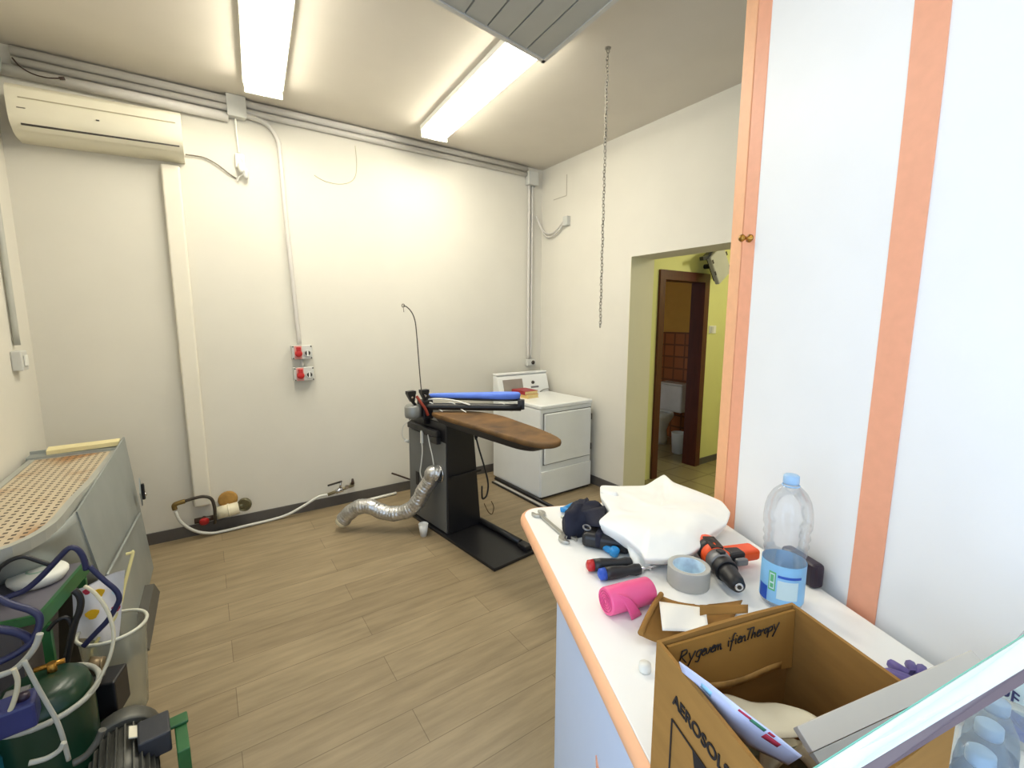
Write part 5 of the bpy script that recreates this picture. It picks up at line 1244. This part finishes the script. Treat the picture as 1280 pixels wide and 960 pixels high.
obj('glass_face', MB().hexa([Ga+off, Gb+off, Gb+bk_, Ga+bk_], [Fa+off-up2*.2, Fb+off-up2*.2, Fb+bk_-up2*.2, Fa+bk_-up2*.2]), mat('glass_reflection_tone', (116, 102, 110), .1, .1, var=.05), gl_)  # purplish reflection on the pane, put into its base colour

# ------------------------------------------------------------------ pack of small bottles
pk = [(.348, .612), (.374, .664), (.400, .716), (.296, .638), (.322, .690), (.348, .742)]
lbls = ['small water bottle in the wrapped pack, right beside the carton', 'small water bottle in the wrapped pack, second from the carton', 'small water bottle at the far end of the pack next to the standing bottle',
        'small water bottle in the second row of the pack beside the carton', 'small water bottle in the middle of the second row of the pack', 'small water bottle at the panel end of the second row of the pack']
first = None
for i, (u_, v_) in enumerate(pk):
    c0 = cv(u_, v_, ZT_)
    if first is None:
        first = thing('small_water_bottle', lbls[0], 'bottle', c0, 0, 'bottles in the shrink wrapped pack')
        obj('bottle_body', MB().lathe([(0, .002), (.022, 0), (.027, .006), (.027, .055), (.025, .06), (.027, .066), (.027, .10), (.024, .122), (.015, .142), (.0115, .15)], (0, 0, 0), rotm(), 24, cap=False), clear_mat('blue_pet', (170, 200, 226), (.78, .88, .97), .3, .06, .3), first, True)
        obj('cap', MB().lathe([(.0125, 0), (.0132, .004), (.0128, .014), (.0105, .016), (0, .0155)], (0, 0, .148), rotm(), 24), M_capblue, first, True)
        obj('label', MB().lathe([(.0273, .025), (.0273, .088)], (0, 0, 0), rotm(), 24, cap=False), M_labelblue, first, True)
    else:
        r_ = copy_tree(first, label=lbls[i]); r_.location = c0
sw = thing('shrink_wrap', 'clear shrink film round the pack of small bottles', 'plastic film', cv(.348, .677, ZT_))
cenp = Vector((.348, .677)); ring = [(.336, .575), (.315, .592), (.268, .625), (.262, .655), (.32, .765), (.345, .779), (.375, .765), (.43, .735), (.432, .705), (.375, .592), (.358, .577)]
rings = []
for z_, k in ((.001, 1.0), (.06, .99), (.11, 1.0), (.145, .93), (.163, .75), (.168, .45), (.1685, .001)):
    g = []
    for (a_, b_) in ring:
        p = cenp + (Vector((a_, b_))-cenp)*k; g.append(cv(p.x, p.y, ZT_+z_*(1 if z_ < .15 else 1.02) + .004*noise.noise(Vector((a_*60, b_*60, z_*40)))))
    rings.append(g)
n_ = len(ring); fm = MB().add([p for g in rings for p in g], [(i*n_+k, i*n_+(k+1) % n_, (i+1)*n_+(k+1) % n_, (i+1)*n_+k) for i in range(len(rings)-1) for k in range(n_)], True)
obj('film', fm, M_film, sw)
rp = at(1181, 936, z=1.045)
obj('red_print', MB().torus(rp, .0045, .0018, (EYE-rp).to_track_quat('Z', 'Y').to_matrix(), 14, 6), M_red, sw)
# labelled bottle at the right edge
b2 = cv(.462, .902, ZT_)
wb2 = thing('labelled_bottle', 'bottle with a blue and white lettered label at the right edge of the photo', 'bottle', b2)
obj('bottle_body', MB().lathe([(0, .003), (.026, 0), (.033, .008), (.0335, .12), (.031, .15), (.02, .185), (.012, .2), (.012, .212)], b2, rotm(), 28, cap=False), M_clear, wb2)
obj('cap', MB().lathe([(.0145, 0), (.015, .016), (0, .018)], b2+Vector((0, 0, .205)), rotm(), 20), M_capblue, wb2)
band(b2, .0340, .02, .125, 0, 2*PI, M_labelpale, 'label', wb2, 28)
va2 = math.atan2(-b2.y, -b2.x)
band(b2, .0343, .02, .06, va2-1.5, va2+.2, M_labeldeep, 'blue_wave', wb2, 12)
band(b2, .0343, .112, .125, va2-1.5, va2+1.5, M_labelblue, 'top_band', wb2, 12)
tx = Vector((math.cos(va2-.75), math.sin(va2-.75), 0)); tt_ = Vector((-tx.y, tx.x, 0))
text_part('label_letters', 'UF', .028, b2 + tx*.0345 - tt_*.02 + Vector((0, 0, .072)), tt_, (0, 0, 1), M_navyink, wb2, .0006)

# ================================================================== LIGHT, WORLD, CAMERA
def area(name, loc, rot, sx, sy, energy, color):
    l = bpy.data.lights.new(name, 'AREA'); l.shape = 'RECTANGLE'; l.size = sx; l.size_y = sy; l.energy = energy; l.color = color
    o = bpy.data.objects.new(name, l); C.objects.link(o); o.location = loc; o.rotation_euler = rot
    return o
area('window_daylight', (L-.15, (YW0+YW1)/2, 1.4), (0, -PI/2, 0), 2.2, 2.5, 33, (.50, .70, 1.0))  # daylight of the added left window, tints panel and counter front
hl = bpy.data.lights.new('hall_fill', 'POINT'); hl.energy = 26; hl.shadow_soft_size = .12; hl.color = (1, .95, .82)  # unseen lamp, added to brighten the hall wall
ho = bpy.data.objects.new('hall_fill', hl); C.objects.link(ho); ho.location = (4.6, 1.4, 2.5)
w = bpy.data.worlds.new('World'); SC.world = w; w.use_nodes = True
w.node_tree.nodes['Background'].inputs['Color'].default_value = (.80, .90, 1.0, 1); w.node_tree.nodes['Background'].inputs['Strength'].default_value = 1.0
cam = bpy.data.cameras.new('camera'); cam.sensor_width = 36; cam.lens = 36*F_PX/1280; cam.clip_start = .02
co = bpy.data.objects.new('camera', cam); C.objects.link(co)
co.matrix_world = Matrix((( RT.x, UP.x, -FW.x, 0), (RT.y, UP.y, -FW.y, 0), (RT.z, UP.z, -FW.z, HC), (0, 0, 0, 1)))
SC.camera = co
vs_ = SC.view_settings; vs_.view_transform = 'Standard'; vs_.look = 'None'; vs_.gamma = 1; vs_.use_curve_mapping = False; vs_.exposure = 0.42
